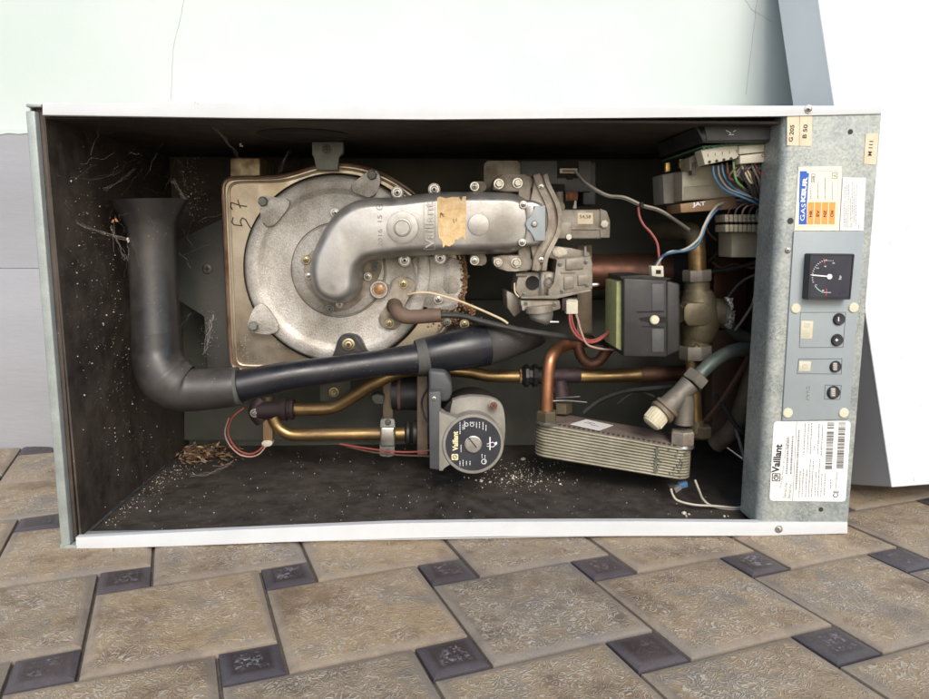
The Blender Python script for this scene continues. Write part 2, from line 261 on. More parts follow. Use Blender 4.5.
# ---------------------------------------------------------------- geometry collector
class MB:
    def __init__(s): s.v = []; s.f = []; s.m = []; s.mats = []; s.cur = 0
    def use(s, k):
        if k not in s.mats: s.mats.append(k)
        s.cur = s.mats.index(k); return s
    def add(s, vs_, fs_):
        o = len(s.v); s.v += [Vector(v) for v in vs_]; s.f += [tuple(i+o for i in f) for f in fs_]; s.m += [s.cur]*len(fs_); return s
    def bm(s, b):
        b.verts.index_update(); s.add([v.co.copy() for v in b.verts], [[v.index for v in f.verts] for f in b.faces]); b.free(); return s
    def prism(s, pts, th, bev=0., seg=2, back=None):
        """pts: front outline in 3-D (any winding); th: vector towards the back"""
        b = bmesh.new(); th = Vector(th)
        nrm = Vector((0, 0, 0))
        for i in range(len(pts)):
            a, c = Vector(pts[i]), Vector(pts[(i+1) % len(pts)]); nrm += (a-Vector(pts[0])).cross(c-Vector(pts[0]))
        if nrm.dot(th) > 0: pts = list(reversed(pts))
        fv = [b.verts.new(p) for p in pts]; bv = [b.verts.new(Vector(p)+th) for p in pts]
        n_ = len(pts); ff = b.faces.new(fv); b.faces.new(list(reversed(bv)))
        for i in range(n_): b.faces.new((fv[i], bv[i], bv[(i+1) % n_], fv[(i+1) % n_]))
        if bev: 
            e = [x for x in ff.edges]
            if n_ <= 8: e += [x for x in b.edges if (x.verts[0] in fv) != (x.verts[1] in fv)]
            bmesh.ops.bevel(b, geom=e, offset=bev, segments=seg, affect='EDGES', profile=.5, clamp_overlap=True)
        return s.bm(b)
    def pp(s, px, y, th, bev=0., seg=2): return s.prism([P(a, c, y) for a, c in px], (0, th, 0), bev, seg)
    def pbox(s, x0, y0, x1, y1, y, th, bev=.0006, seg=2): return s.pp([(x0, y0), (x1, y0), (x1, y1), (x0, y1)], y, th, bev, seg)
    def box(s, lo, hi, bev=0., seg=2):
        x0, y0, z0 = lo; x1, y1, z1 = hi
        return s.prism([(x0, y0, z0), (x1, y0, z0), (x1, y0, z1), (x0, y0, z1)], (0, y1-y0, 0), bev, seg)
    def lathe(s, c, ax, prof, n_=28, cap=True):
        """prof: list of (radius, distance along axis)"""
        c = Vector(c); ax = Vector(ax).normalized(); u = ax.orthogonal().normalized(); w_ = ax.cross(u)
        vs_ = []; fs_ = []
        for r, t in prof:
            for i in range(n_):
                a = 2*math.pi*(i+.5)/n_; vs_.append(c+ax*t+u*(r*math.cos(a))+w_*(r*math.sin(a)))
        for k in range(len(prof)-1):
            for i in range(n_):
                j = (i+1) % n_; fs_.append((k*n_+i, k*n_+j, (k+1)*n_+j, (k+1)*n_+i))
        if cap: fs_.append(tuple(reversed(range(n_)))); fs_.append(tuple((len(prof)-1)*n_+i for i in range(n_)))
        return s.add(vs_, fs_)
    def tube(s, pts, rad, n_=14, sub=6, cap=True):
        pts = [Vector(p) for p in pts]; k = len(pts)
        if not hasattr(rad, '__len__'): rad = [rad]*k
        Q, Rr = [], []
        if k > 2 and sub > 1:
            for i in range(k-1):
                p0, p1, p2, p3 = pts[max(i-1, 0)], pts[i], pts[i+1], pts[min(i+2, k-1)]
                for j in range(sub):
                    t = j/sub; Q.append(.5*((2*p1)+(p2-p0)*t+(2*p0-5*p1+4*p2-p3)*t*t+(3*p1-p0-3*p2+p3)*t**3)); Rr.append(rad[i]*(1-t)+rad[i+1]*t)
            Q.append(pts[-1]); Rr.append(rad[-1])
        else: Q, Rr = pts, list(rad)
        T = [(Q[min(i+1, len(Q)-1)]-Q[max(i-1, 0)]).normalized() for i in range(len(Q))]
        u = T[0].orthogonal().normalized(); vs_ = []; fs_ = []
        for i, q in enumerate(Q):
            u = (u-T[i]*u.dot(T[i])).normalized(); w_ = T[i].cross(u)
            for a in range(n_):
                an = 2*math.pi*a/n_; vs_.append(q+(u*math.cos(an)+w_*math.sin(an))*Rr[i])
        for i in range(len(Q)-1):
            for a in range(n_):
                c = (a+1) % n_; fs_.append((i*n_+a, i*n_+c, (i+1)*n_+c, (i+1)*n_+a))
        if cap: fs_.append(tuple(reversed(range(n_)))); fs_.append(tuple((len(Q)-1)*n_+i for i in range(n_)))
        return s.add(vs_, fs_)
    def ptube(s, pts, rpx, n_=14, sub=6):
        """pts (px, py, depth[, radius px])"""
        return s.tube([P(*p[:3]) for p in pts], [(p[3] if len(p) > 3 else rpx)*S(p[0], p[1], p[2]) for p in pts], n_, sub)
    def disc(s, px, py, y, prof, n_=36, ax=(0, -1, 0)):
        """lathe facing the front; prof in (radius px, metres forward)"""
        k = S(px, py, y); return s.lathe(P(px, py, y), ax, [(max(r, .001)*k, t) for r, t in prof], n_)
    def domed(s, px, y, h, r, rings=6, smooth=2, th=.004):
        """rounded relief on an outline: height h towards the camera, edge rounding r (metres)"""
        pts = [P(a, c, y) for a, c in px]
        area = sum(pts[i].x*pts[(i+1) % len(pts)].z-pts[(i+1) % len(pts)].x*pts[i].z for i in range(len(pts)))
        if area < 0: pts.reverse()
        n_ = len(pts); ring = [p.copy() for p in pts]; vs_ = [p+Vector((0, th, 0)) for p in pts]+[p.copy() for p in pts]; last = 0.
        for k in range(1, rings+1):
            a = math.pi/2*k/rings; off = r*(1-math.cos(a)); hh = h*math.sin(a); d = off-last; last = off
            nr = []
            for i in range(n_):
                t = (ring[(i+1) % n_]-ring[i-1]); t.y = 0
                t = t.normalized() if t.length > 1e-9 else Vector((1, 0, 0)); nn = Vector((-t.z, 0, t.x)); nr.append(ring[i]+nn*d)
            for _ in range(smooth): nr = [(nr[i-1]+nr[i]*2+nr[(i+1) % n_])/4 for i in range(n_)]
            for p in nr: p.y = y-hh
            ring = nr; vs_ += [p.copy() for p in ring]
        fs_ = []
        for k in range(rings+1):
            for i in range(n_):
                j = (i+1) % n_; fs_.append((k*n_+i, k*n_+j, (k+1)*n_+j, (k+1)*n_+i))
        fs_.append(tuple((rings+1)*n_+i for i in range(n_)))
        return s.add(vs_, fs_)
    def build(s, name, mk=None, parent=None, ang=35, label=None):
        me = bpy.data.meshes.new(name)
        c = Vector((0, 0, 0))
        if s.v: c = Vector((sum(v.x for v in s.v), sum(v.y for v in s.v), sum(v.z for v in s.v)))/len(s.v)
        me.from_pydata([v-c for v in s.v], [], s.f)
        ks = s.mats or [mk]
        if mk and mk not in ks: ks = [mk]+ks
        for k in ks: me.materials.append(M[k])
        if s.mats: me.polygons.foreach_set('material_index', s.m if not (mk and mk not in s.mats) else [i+1 for i in s.m])
        b = bmesh.new(); b.from_mesh(me); bmesh.ops.recalc_face_normals(b, faces=b.faces); b.to_mesh(me); b.free()
        me.polygons.foreach_set('use_smooth', [True]*len(me.polygons)); me.set_sharp_from_angle(angle=math.radians(ang)); me.update()
        o = bpy.data.objects.new(name, me); COL.objects.link(o)
        base = Vector(parent['_w']) if parent else Vector((0, 0, 0)); o.location = c-base; o['_w'] = list(c)
        if parent: o.parent = parent
        if label: o['label'] = label
        return o
def top(o, label, cat, group=None, kind=None):
    if kind: o['kind'] = kind
    if label: o['label'] = label; o['category'] = cat
    if group: o['group'] = group
    return o
def empty(name, loc):
    o = bpy.data.objects.new(name, None); COL.objects.link(o); o.location = loc; o['_w'] = list(loc); o.empty_display_size = .05; return o
def smooth_px(p, it=2):
    for _ in range(it):
        q = []
        for i in range(len(p)):
            a, b = p[i], p[(i+1) % len(p)]; q += [(a[0]*.75+b[0]*.25, a[1]*.75+b[1]*.25), (a[0]*.25+b[0]*.75, a[1]*.25+b[1]*.75)]
        p = q
    return p
def resample(p, n_):
    L_ = [math.dist(p[i], p[(i+1) % len(p)]) for i in range(len(p))]; tot = sum(L_); out = []; i = 0; acc = 0
    for k in range(n_):
        t = tot*k/n_
        while acc+L_[i] < t: acc += L_[i]; i += 1
        f = (t-acc)/L_[i]; a, b = p[i], p[(i+1) % len(p)]; out.append((a[0]+(b[0]-a[0])*f, a[1]+(b[1]-a[1])*f))
    return out
def rrect(x0, y0, x1, y1, r, n_=5):
    o = []
    for cx_, cy_, a0 in ((x1-r, y0+r, -90), (x1-r, y1-r, 0), (x0+r, y1-r, 90), (x0+r, y0+r, 180)):
        for i in range(n_+1):
            a = math.radians(a0+90*i/n_); o.append((cx_+r*math.cos(a), cy_+r*math.sin(a)))
    return o
def circ(cx_, cy_, r, n_=32, a0=0, a1=360):
    return [(cx_+r*math.cos(math.radians(a0+(a1-a0)*i/n_)), cy_+r*math.sin(math.radians(a0+(a1-a0)*i/n_))) for i in range(n_ if a1-a0 >= 360 else n_+1)]
def text(mb, body, px, py, y, hpx, rot=90, lenpx=None, depth=.0003, bold=0.):
    cu = bpy.data.curves.new('t', 'FONT'); cu.body = body; cu.size = 1; cu.offset = bold; cu.resolution_u = 3
    ob = bpy.data.objects.new('t', cu); COL.objects.link(ob); dg = bpy.context.evaluated_depsgraph_get(); me = bpy.data.meshes.new_from_object(ob.evaluated_get(dg))
    COL.objects.unlink(ob); bpy.data.objects.remove(ob)
    if not me.vertices: return
    xs = [v.co.x for v in me.vertices]; ys = [v.co.y for v in me.vertices]
    k = S(px, py, y); h = max(ys)-min(ys); sy_ = hpx*k/h; sx_ = (lenpx*k/(max(xs)-min(xs))) if lenpx else sy_
    cx_, cy_ = (max(xs)+min(xs))/2, (max(ys)+min(ys))/2; c = P(px, py, y); a = math.radians(rot)
    vs_ = []
    for v in me.vertices:
        u, w_ = (v.co.x-cx_)*sx_, (v.co.y-cy_)*sy_
        vs_.append(c+Vector((u*math.cos(a)-w_*math.sin(a), 0, u*math.sin(a)+w_*math.cos(a))))
    b = bmesh.new(); b.from_mesh(me)
    for v, q in zip(b.verts, vs_): v.co = q
    r = bmesh.ops.extrude_face_region(b, geom=list(b.faces)); 
    for e in r['geom']:
        if isinstance(e, bmesh.types.BMVert): e.co.y -= depth
    mb.bm(b)
def stroke(mb, pts, y, wpx, depth=.0003):
    """flat drawn line along px points"""
    for (ax_, ay_), (bx_, by_) in zip(pts[:-1], pts[1:]):
        d = math.hypot(bx_-ax_, by_-ay_) or 1; nx, ny = -(by_-ay_)/d*wpx/2, (bx_-ax_)/d*wpx/2
        mb.pp([(ax_+nx, ay_+ny), (bx_+nx, by_+ny), (bx_-nx, by_-ny), (ax_-nx, ay_-ny)], y-depth, depth)
def ring_line(mb, cx_, cy_, r, y, wpx, depth=.0004, n_=40, a0=0, a1=360):
    stroke(mb, circ(cx_, cy_, r, n_, a0, a1) + ([circ(cx_, cy_, r, n_, a0, a1)[0]] if a1-a0 >= 360 else []), y, wpx, depth)
def smooth_open(p, it=2):
    for _ in range(it):
        q = [p[0]]
        for a, b in zip(p[:-1], p[1:]): q += [(a[0]*.75+b[0]*.25, a[1]*.75+b[1]*.25), (a[0]*.25+b[0]*.75, a[1]*.25+b[1]*.75)]
        p = q+[p[-1]]
    return p
def band(mb, q, wpx, y, th, bev):
    l, r = [], []
    for i in range(len(q)):
        a, b = q[max(i-1, 0)], q[min(i+1, len(q)-1)]; d = math.dist(a, b); nx, ny = -(b[1]-a[1])/d*wpx/2, (b[0]-a[0])/d*wpx/2
        l.append((q[i][0]+nx, q[i][1]+ny)); r.append((q[i][0]-nx, q[i][1]-ny))
    mb.pp(l+r[::-1], y, th, bev)
def screw(parent, px, py, y, rpx, mk='steel', washer=True, h=.003, name='screw', hexa=False, drive='cross'):
    m = MB(); m.use(mk); k = S(px, py, y)
    if washer: m.disc(px, py, y, [(rpx, 0), (rpx, .0006), (rpx*.93, .0010), (rpx*.7, .0010)], 24)
    hr = rpx*(.68 if washer else 1)
    if hexa: m.disc(px, py, y, [(hr*1.05, 0), (hr*1.05, h*.85), (hr*.85, h*1.1), (.01, h*1.1)], 6)
    else: m.disc(px, py, y, [(hr, 0), (hr, h*.55), (hr*.85, h*.9), (hr*.5, h*1.05), (.01, h*1.08)], 20)
    m.use('ink')
    a = random.uniform(0, 90)
    if drive == 'hole': m.disc(px, py, y-h*1.02, [(hr*.42, 0), (hr*.42, .0003)], 12)
    else:
        for q in ((a, a+90) if drive == 'cross' else (a,)):
            dx, dy = math.cos(math.radians(q))*hr*.55, math.sin(math.radians(q))*hr*.55
            stroke(m, [(px-dx, py-dy), (px+dx, py+dy)], y-h*1.0, hr*.22, .0004)
    return m.build(name, None, parent)
def wire(parent, pts, rpx, mk, name='wire', n_=7):
    m = MB(); m.ptube(pts, rpx, n_, 7); return m.build(name, mk, parent)

# ================================================================ SETTING
# paving: large squares with a small dark square at each corner
def paving():
    m = MB(); U = Vector((.1587, .0020, 0)); V = Vector((.0010, -.1512, 0)); O = Vector((.0915, -.0715, 0))
    # tile frame: U = a*e1 - b*e2 ; -V = b*e1 + a*e2
    r = 3.05; a_ = r; b_ = 1.; D = a_*a_+b_*b_
    W_ = -V; e1 = (U*a_+W_*b_)/D; e2 = (W_*a_-U*b_)/D; big = a_; sm = b_
    edge = []; tone = []
    def slab(c, half, key, z0):
        hx = half
        rnd = random.random()
        g = .035 if key == 'tile' else .03
        tl = random.uniform(-.0006, .0006)
        lv = [(1-g/half*.6 if True else 1, -.006, 0), (1-g/half, 0., 0), (1-g/half-(.10/half), .0022, .0), (1-g/half-(.20/half), .0026, .8), (.45, .0027, 1)]
        vs_ = []; n0 = len(m.v)
        for q, z, e in lv:
            for sx_, sy_ in ((-1, -1), (1, -1), (1, 1), (-1, 1)):
                vs_.append(c+e1*(hx*q*sx_)+e2*(hx*q*sy_)+Vector((0, 0, z+z0+tl*sx_))); edge.append(e); tone.append(rnd)
        fs_ = []
        for k in range(len(lv)-1):
            for i in range(4):
                j = (i+1) % 4; fs_.append((k*4+i, k*4+j, (k+1)*4+j, (k+1)*4+i))
        k = len(lv)-1; fs_.append(tuple(k*4+i for i in range(4)))
        m.use(key).add(vs_, fs_)
    for i in range(-14, 17):
        for j in range(-4, 14):
            c = O+U*i+V*j
            if c.y > .42 or c.y < -1.7: continue
            slab(c, sm/2, 'tiledark', -.0030)
            slab(c+e1*(big/2+sm/2)*0+e1*((big-sm)/2)-e2*((big+sm)/2), big/2, 'tile', -.0030)
    o = m.build('paving', None, None, 25)
    me = o.data
    for nm, d in (('edge', edge), ('tone', tone)):
        at = me.attributes.new(nm, 'FLOAT', 'POINT'); at.data.foreach_set('value', d)
    top(o, None, None, kind='structure')
paving()
m = MB(); m.use('joint').box((-3, -1.9, -.03), (3.6, .41, -.0075)); top(m.build('paving_joints'), None, None, kind='structure')
m = MB(); m.add([(-150, -150, -.034), (150, -150, -.034), (150, 150, -.034), (-150, 150, -.034)], [(0, 1, 2, 3)]); top(m.build('ground', 'soil'), None, None, kind='structure')

# the wall behind
WY = .392
wall = empty('painted_wall', (.4, WY, 0))
top(wall, 'pale mint painted house wall with a grey band along its foot', 'wall')
m = MB(); m.box((-3, WY+.002, .484), (4, WY+.22, 2.8)); m.build('mint_render', 'mint', wall)
m = MB()
m.box((-3, WY-.001, .2822), (4, WY+.19, .4843)); m.box((-3, WY-.0022, -.02), (4, WY+.21, .2815), .001); m.build('grey_plinth', 'dado', wall)
m = MB()
for i in range(26):    # ragged drip edge of the pale paint over the grey
    x = -.42+i*.026+random.uniform(-.01, .01); wd = random.uniform(.012, .03); hgt = random.uniform(.0015, .0075)
    yd = WY-.0018-i*.00006
    m.prism([(x-wd, yd, .4875+i*.0001), (x+wd, yd, .4875+i*.0001), (x+wd*.6, yd, .4845-hgt*.6), (x, yd, .484-hgt), (x-wd*.7, yd, .4845-hgt*.5)], (0, .0045, 0))
m.build('paint_edge', 'mint', wall)
m = MB()
def crack(pts):
    q = []
    for (x0, y0), (x1, y1) in zip(pts[:-1], pts[1:]):
        for k in range(5): q.append((x0+(x1-x0)*k/5+random.uniform(-.5, .5), y0+(y1-y0)*k/5))
    stroke(m, q+[pts[-1]], WY+.0019, .45, .0002)
crack([(186, -10), (180, 20), (173, 50), (171, 100)]); crack([(742, -5), (752, 10), (772, 22)]); crack([(757, 0), (752, 45), (746, 95)])
m.build('crack', 'crack', wall)

# leaning front cover
B0 = Vector((.9450, .1445, .0005)); cu_ = Vector((-.05640, .29603, .95351)).normalized(); cn = Vector((.04217, -.95348, .29851)).normalized(); cr = cu_.cross(-cn).normalized()
if cr.x < 0: cr = -cr
T_ = .0897; CW, CH = .46, .87
cover = empty('boiler_cover', B0); top(cover, 'white metal boiler front cover standing on end against the wall', 'cover')
m = MB()
def cpt(a, b, c): return B0+cr*a+cu_*b+cn*c
m.prism([cpt(0, .004, T_), cpt(CW, .004, T_), cpt(CW, CH, T_), cpt(0, CH, T_)], -cn*.002, .0018, 4)
m.build('front_face', 'cover', cover)
m = MB()
for a0, a1, b0, b1 in ((.0004, .0016, .006, CH-.002), (CW-.0016, CW-.0004, .006, CH-.002)):
    m.prism([cpt(a0, b0, T_-.0022), cpt(a1, b0, T_-.0022), cpt(a1, b1, T_-.0022), cpt(a0, b1, T_-.0022)], -cn*(T_-.0022))
for b0, b1 in ((.0045, .0057), (CH-.0018, CH-.0006)):
    m.prism([cpt(.002, b0, T_-.0022), cpt(CW-.002, b0, T_-.0022), cpt(CW-.002, b1, T_-.0022), cpt(.002, b1, T_-.0022)], -cn*(T_-.0022))
m.build('side_flange', 'cover', cover)
for a, b, l, an in ((.004, .262, .006, .3), (.006, .255, .003, 1.), (.05, .31, .018, .9), (.075, .33, .012, 1.1), (.012, .05, .004, .2), (.03, .012, .006, 1.4), (.04, .16, .01, .2), (.055, .10, .006, .7), (.02, .40, .003, .5)):
    d = (cr*math.cos(an)+cu_*math.sin(an))*l/2; e = (cr*-math.sin(an)+cu_*math.cos(an))*.0003; c = cpt(a, b, T_+.0001)
    m = MB(); m.use('inkgrey').prism([c-d-e, c+d-e*.3, c+d+e*.3, c-d+e], -cn*.0002); m.build('scratch', None, cover)

# ================================================================ THE BOILER
W, H, D = .860, .460, .365
boiler = empty('gas_boiler', (W/2, .18, 0))
top(boiler, 'old wall boiler lying on its side, front open on dusty pipes, pump and burner', 'boiler')
m = MB().use('white')
m.box((.002, .003, H-.0016), (W, D, H)); m.box((.002, .003, .0004), (W, D, .002)); m.box((.0, .006, .0022), (.0016, D, H-.0018))
casing = m.build('casing', None, boiler)
m = MB(); m.prism([P(42, 103.2, -.002), P(230, 102.8, -.002), P(470, 105, -.002), P(700, 106.0, -.002), P(882, 105.6, -.002), P(881.5, 114.2, -.002), P(780, 116.2, -.002), P(620, 117.8, -.002), P(430, 119.4, -.002), P(230, 117.8, -.002), P(42, 115.4, -.002)], (0, .006, 0), .0012, 3)
m.build('front_rim', 'white', casing)
m = MB(); m.prism([P(75.5, 537.5, -.002), P(200, 531.2, -.002), P(350, 524.8, -.002), P(400, 523, -.002), P(500, 521.6, -.002), P(640, 521.2, -.002), P(757, 522.2, -.002), P(848, 522.4, -.002), P(848, 533.8, -.002), P(757, 535.6, -.002), P(640, 535.8, -.002), P(500, 536.2, -.002), P(400, 538.2, -.002), P(300, 541.2, -.002), P(200, 545.2, -.002), P(75.5, 549.6, -.002)], (0, .008, 0), .0012, 3)
m.build('front_rim', 'white', casing)
m = MB(); m.box((.010, .004, .008), (W-.10, .020, .0098), .0005); m.build('rim_return', 'flange', casing)
m = MB(); m.pp([(25.3, 111), (34.5, 111), (70, 544.5), (61, 548)], -.003, .008, .0012, 3)
m.pp([(26, 104), (41, 104), (41, 107), (26, 107)], -.001, .01, .0004); m.pp([(60, 544.5), (77, 545.5), (76, 550), (60, 550)], -.0025, .01, .0004)
m.build('end_flange', 'flange', casing)
m = MB(); m.pp([(35.5, 106.5), (44, 108), (77, 538), (70.5, 545.5)], .006, .012, .0008); m.build('inner_lip', 'soot', casing)
# lining
m = MB(); m.box((.0125, .006, .010), (.0145, D-.006, H-.010)); m.build('side_lining', 'soot', casing)
m = MB()
for i in range(0): m.box((.0146, .03+i*.043, .011), (.0158+.0004*(i % 2), .03+i*.043+.03, H-.012), .0006)
m = MB(); m.box((.013, .008, H-.0145), (W-.004, D-.004, H-.012)); m.build('upper_lining', 'soot_top', casing)
m = MB()
for r_, y_ in ((.052, .11),): m.lathe((.25, y_, H-.0146), (0, 0, -1), [(r_, 0), (r_, .001), (r_*.9, .003), (r_*.8, .001), (.001, .0008)], 40)
m.build('knockout_plate', 'foam_shade', casing)
m = MB(); m.box((.013, .008, .0025), (W-.01, D-.004, .0055)); m.build('lower_lining', 'soot_floor', casing)
m = MB(); m.box((.012, D-.006, .005), (W-.002, D-.004, H-.012)); m.build('back_plate', 'backpan', casing)
m = MB(); m.box((W-.004, .02, .004), (W-.002, D-.004, H-.004)); m.build('end_plate', 'soot', casing)
m = MB(); m.pp([(232, 140), (420, 139), (660, 139), (660, 149), (420, 155), (232, 150)], .30, .05, .004); m.build('gap_shade_strip', 'foam_shade', boiler)  # black strip stands in for the shade in the gap at the upper back
# grey flue plate behind the burner, left
m = MB(); m.use('darkpan').pp([(165, 246), (236, 212), (240, 385), (207, 378), (205, 316), (180, 300), (165, 300)], .235, .10, .001)
fp = m.build('flue_plate', None, boiler)
screw(fp, 207, 269, .235, 5, 'darksteel', False, .002, 'rivet')
m = MB(); m.use('soot').pp([(150, 135), (300, 135), (300, 190), (232, 330), (232, 400), (150, 400)], .345, .004); m.build('back_dark_sheet', None, casing)  # dark brown sheet covering the upper left of the back plate
m = MB(); m.pbox(183, 300, 420, 440, .335, .02); m.build('back_cover', 'backpan', boiler)
m = MB(); m.pbox(430, 300, 690, 446, .34, .015); m.build('back_cover', 'backpan', boiler)

# ---- heat exchanger
hx_out = [(223.5, 200), (223, 186), (226, 180.5), (233, 178), (262, 177.6), (280, 177), (297, 172.5), (315, 166.5), (340, 163.5), (365, 167), (390, 177.5), (412, 192), (434, 212), (452, 232), (464, 256), (467, 280), (462, 303), (448, 330), (425, 352), (400, 363), (370, 370), (330, 371), (280, 370.5), (240, 370.5), (233, 368), (230.5, 360), (227, 280)]
o2 = smooth_px(hx_out, 2)
m = MB(); m.use('hx').pp(o2, .172, .13, .003, 3)
hx = m.build('heat_exchanger', None, boiler)
m = MB(); q = [P(a, b, .1715) for a, b in o2]; m.tube(q+[q[0]], .0026, 8, 1, False); m.build('rolled_rim', 'hxrim', hx)
cxm, cym = 345, 271
o3 = [(cxm+(a-cxm)*.955+0, cym+(b-cym)*.955) for a, b in o2]
m = MB(); q = [P(a, b, .171) for a, b in o3]; m.tube(q+[q[0]], .0016, 8, 1, False); m.build('inner_bead', 'hx', hx)
m = MB(); m.pbox(230, 158, 260, 178, .195, .08, .0015, 3); m.build('port', 'stub', hx)
m = MB(); m.use('ink')   # handwritten 57, read from below
sc4 = lambda pts: [(210+a/4.645, 120+b/4.645) for a, b in pts]
stroke(m, sc4([(104, 418), (95, 400), (98, 383), (112, 388), (140, 398), (172, 402)]), .1718, 1.1); stroke(m, sc4([(128, 372), (134, 392), (142, 410)]), .1718, 1.0)
stroke(m, sc4([(107, 452), (102, 475), (110, 487), (150, 492)]), .1718, 1.1); stroke(m, sc4([(148, 492), (140, 470), (150, 455), (165, 463), (180, 490), (190, 505), (210, 492)]), .1718, 1.1)
m.build('handwritten_number', None, hx)
m = MB(); m.pp([(312, 142), (343, 142), (343, 153), (338, 157), (338, 170), (316, 170), (315, 158), (312, 155)], .150, .012, .0008); bk = m.build('top_bracket', 'greyzinc', hx)
screw(hx, 327, 149.5, .150, 5, 'darksteel', True)

# ---- burner door
DX, DY = 339.5, 270
m = MB(); m.use('cast').disc(DX, DY, .171, [(92.5, -.003), (92.5, .008), (91.5, .0098), (90, .0108), (81, .0108), (79, .0100), (75.5, .0078), (74, .0074), (60, .0074), (47.4, .0078), (46.6, .0050), (45.9, .0050), (45.2, .0100), (44, .0108), (.01, .0108)], 96)
door = m.build('burner_door', None, boiler, 50)
m = MB(); m.use('foam_shade').disc(DX, DY+.3, .1712, [(95.5, 0), (95.5, .0012), (92, .0012)], 72); m.build('door_gasket', None, door)
# right part of the door: plate with seam and crusted edge
m = MB(); m.use('cast').pp(smooth_px([(408, 258), (432, 256), (462, 258), (465, 275), (464, 293), (461, 303), (452, 312), (436, 308), (424, 308), (418, 302), (420, 275)], 2), .1615, .02, .0012)
m.build('door_extension', None, door)
m = MB(); m.use('cast').pp(rrect(443, 258, 460, 294, 7), .1608, .004, .001); m.build('pressed_pad', None, door)
m = MB()
pth = [(461, 248), (464, 262), (465, 278), (463, 292), (460, 303), (466, 306), (474, 312)]
for i in range(420):
    k = random.random()*(len(pth)-1); a, b = pth[int(k)], pth[min(int(k)+1, len(pth)-1)]; f = k % 1
    x, y = a[0]+(b[0]-a[0])*f+random.gauss(0, 1.4), a[1]+(b[1]-a[1])*f+random.gauss(0, 1.5)
    m.use(random.choice(['rustcrust', 'rust', 'rustcrust'])).disc(x, y, .1612, [(random.uniform(.4, 1.5), 0), (random.uniform(.2, .9), random.uniform(.0005, .0024)), (.05, .001)], 5)
for i in range(300):
    x, y = random.gauss(449, 10), random.gauss(316, 5)
    m.use(random.choice(['rustcrust', 'rust'])).disc(x, y, .1655, [(random.uniform(.3, 1.3), 0), (random.uniform(.2, .8), random.uniform(.0005, .002)), (.05, .001)], 5)
m.build('rust_crust', None, door)
def clip(pts, bx, by, mk='cast', y=.157):
    m = MB(); m.use(mk).pp(smooth_px(pts, 2), y, .006, .0016, 3); c = m.build('retaining_clip', None, door)
    screw(door, bx, by, y-.0005, 4.7, 'greyzinc', False, .006, 'clip_bolt', True, 'slot')
clip([(258, 198), (262, 196), (283, 198), (290, 200), (290, 206), (275, 225), (268, 228), (262, 224), (259.5, 208)], 263.5, 201.8)
clip([(366, 172.5), (372, 168), (380, 173), (381, 180), (376, 196), (369, 198), (355, 193), (350, 189), (352, 184)], 372.3, 175.5)
clip([(253, 309), (259, 302), (267, 306), (279, 324), (279, 331), (273, 335), (252, 333), (246.5, 329), (248, 322)], 254, 325.7)
m = MB(); m.use('blackmat').pp(smooth_px([(330, 362), (335, 350), (338, 338), (345, 334), (356, 335), (362, 341), (366, 350), (371, 356), (368, 362)], 2), .150, .016, .0016, 3); m.build('lower_bracket', None, door)
screw(door, 348.4, 344.8, .150, 6.6, 'brassnut', True, .003, 'screw', False, 'hole')
# inner hub cover plate and screws
m = MB(); m.use('castdirty').pp(smooth_px([(306, 252), (330, 246), (365, 262), (382, 262), (381, 274), (370, 290), (352, 309), (330, 313), (324, 309), (308, 290), (303, 275)], 1), .1590, .003, .0006); m.build('hub_plate', None, door)
for x, y, r, k in ((306, 259.8, 4.6, 'brassnut'), (308.4, 276, 3.6, 'steel'), (329.5, 309.2, 5, 'greyzinc'), (339.5, 304.5, 3.6, 'steel'), (375.8, 267, 4.6, 'greyzinc'), (367.8, 276.6, 4.4, 'steel'), (335, 212.8, 4.9, 'steel')):
    screw(door, x, y, .1578, r, k)
screw(door, 438.3, 299.4, .1612, 5, 'steel'); screw(door, 464.5, 324, .160, 5, 'brassnut'); screw(door, 447.5, 322, .160, 4, 'greyzinc')
# sight glass
m = MB(); m.use('cast').disc(379.3, 289.3, .160, [(9.3, 0), (9.3, .004), (8.6, .0065), (7, .0065), (6.2, .004)], 28); m.use('glass').disc(379.3, 289.3, .1557, [(5.6, 0), (4, .0012), (.01, .0014)], 24)
m.build('sight_glass', None, door)
# ignition electrode
m = MB(); m.use('castdirty').pp(smooth_px([(390, 282), (397, 277), (409, 277), (415, 283), (416, 291), (409, 297), (404, 306), (402, 322), (396, 330), (384, 329), (378, 321), (380, 313), (388, 304), (391, 292)], 2), .1555, .006, .0012); el = m.build('electrode', None, boiler)
screw(el, 403.4, 283.7, .1555, 5, 'brassnut'); screw(el, 389.6, 323.3, .1555, 5, 'brassnut')
m = MB(); m.use('oldbrass').disc(394.5, 306, .1555, [(8, 0), (8, .003), (6.2, .006), (5, .012)], 20); m.use('boot').ptube([(394.5, 306.5, .146, 5), (396, 310, .138, 7), (402, 315, .134, 8), (412, 317, .132, 7.2), (441, 315, .130, 7)], 7, 16); m.build('electrode_boot', None, el)
wire(el, [(440, 315, .130), (462.6, 316, .128), (484, 321.8, .125), (520.7, 330, .122), (548.7, 334.4, .125), (580, 339, .15), (612, 344, .21)], 3.0, 'wblack', 'ignition_cable', 10)
wire(el, [(408, 295, .154), (415, 293.2, .148), (428, 292.7, .146), (445, 296.6, .142), (467, 304, .134), (499, 318, .122), (508, 323.6, .118)], 1.2, 'wcream')

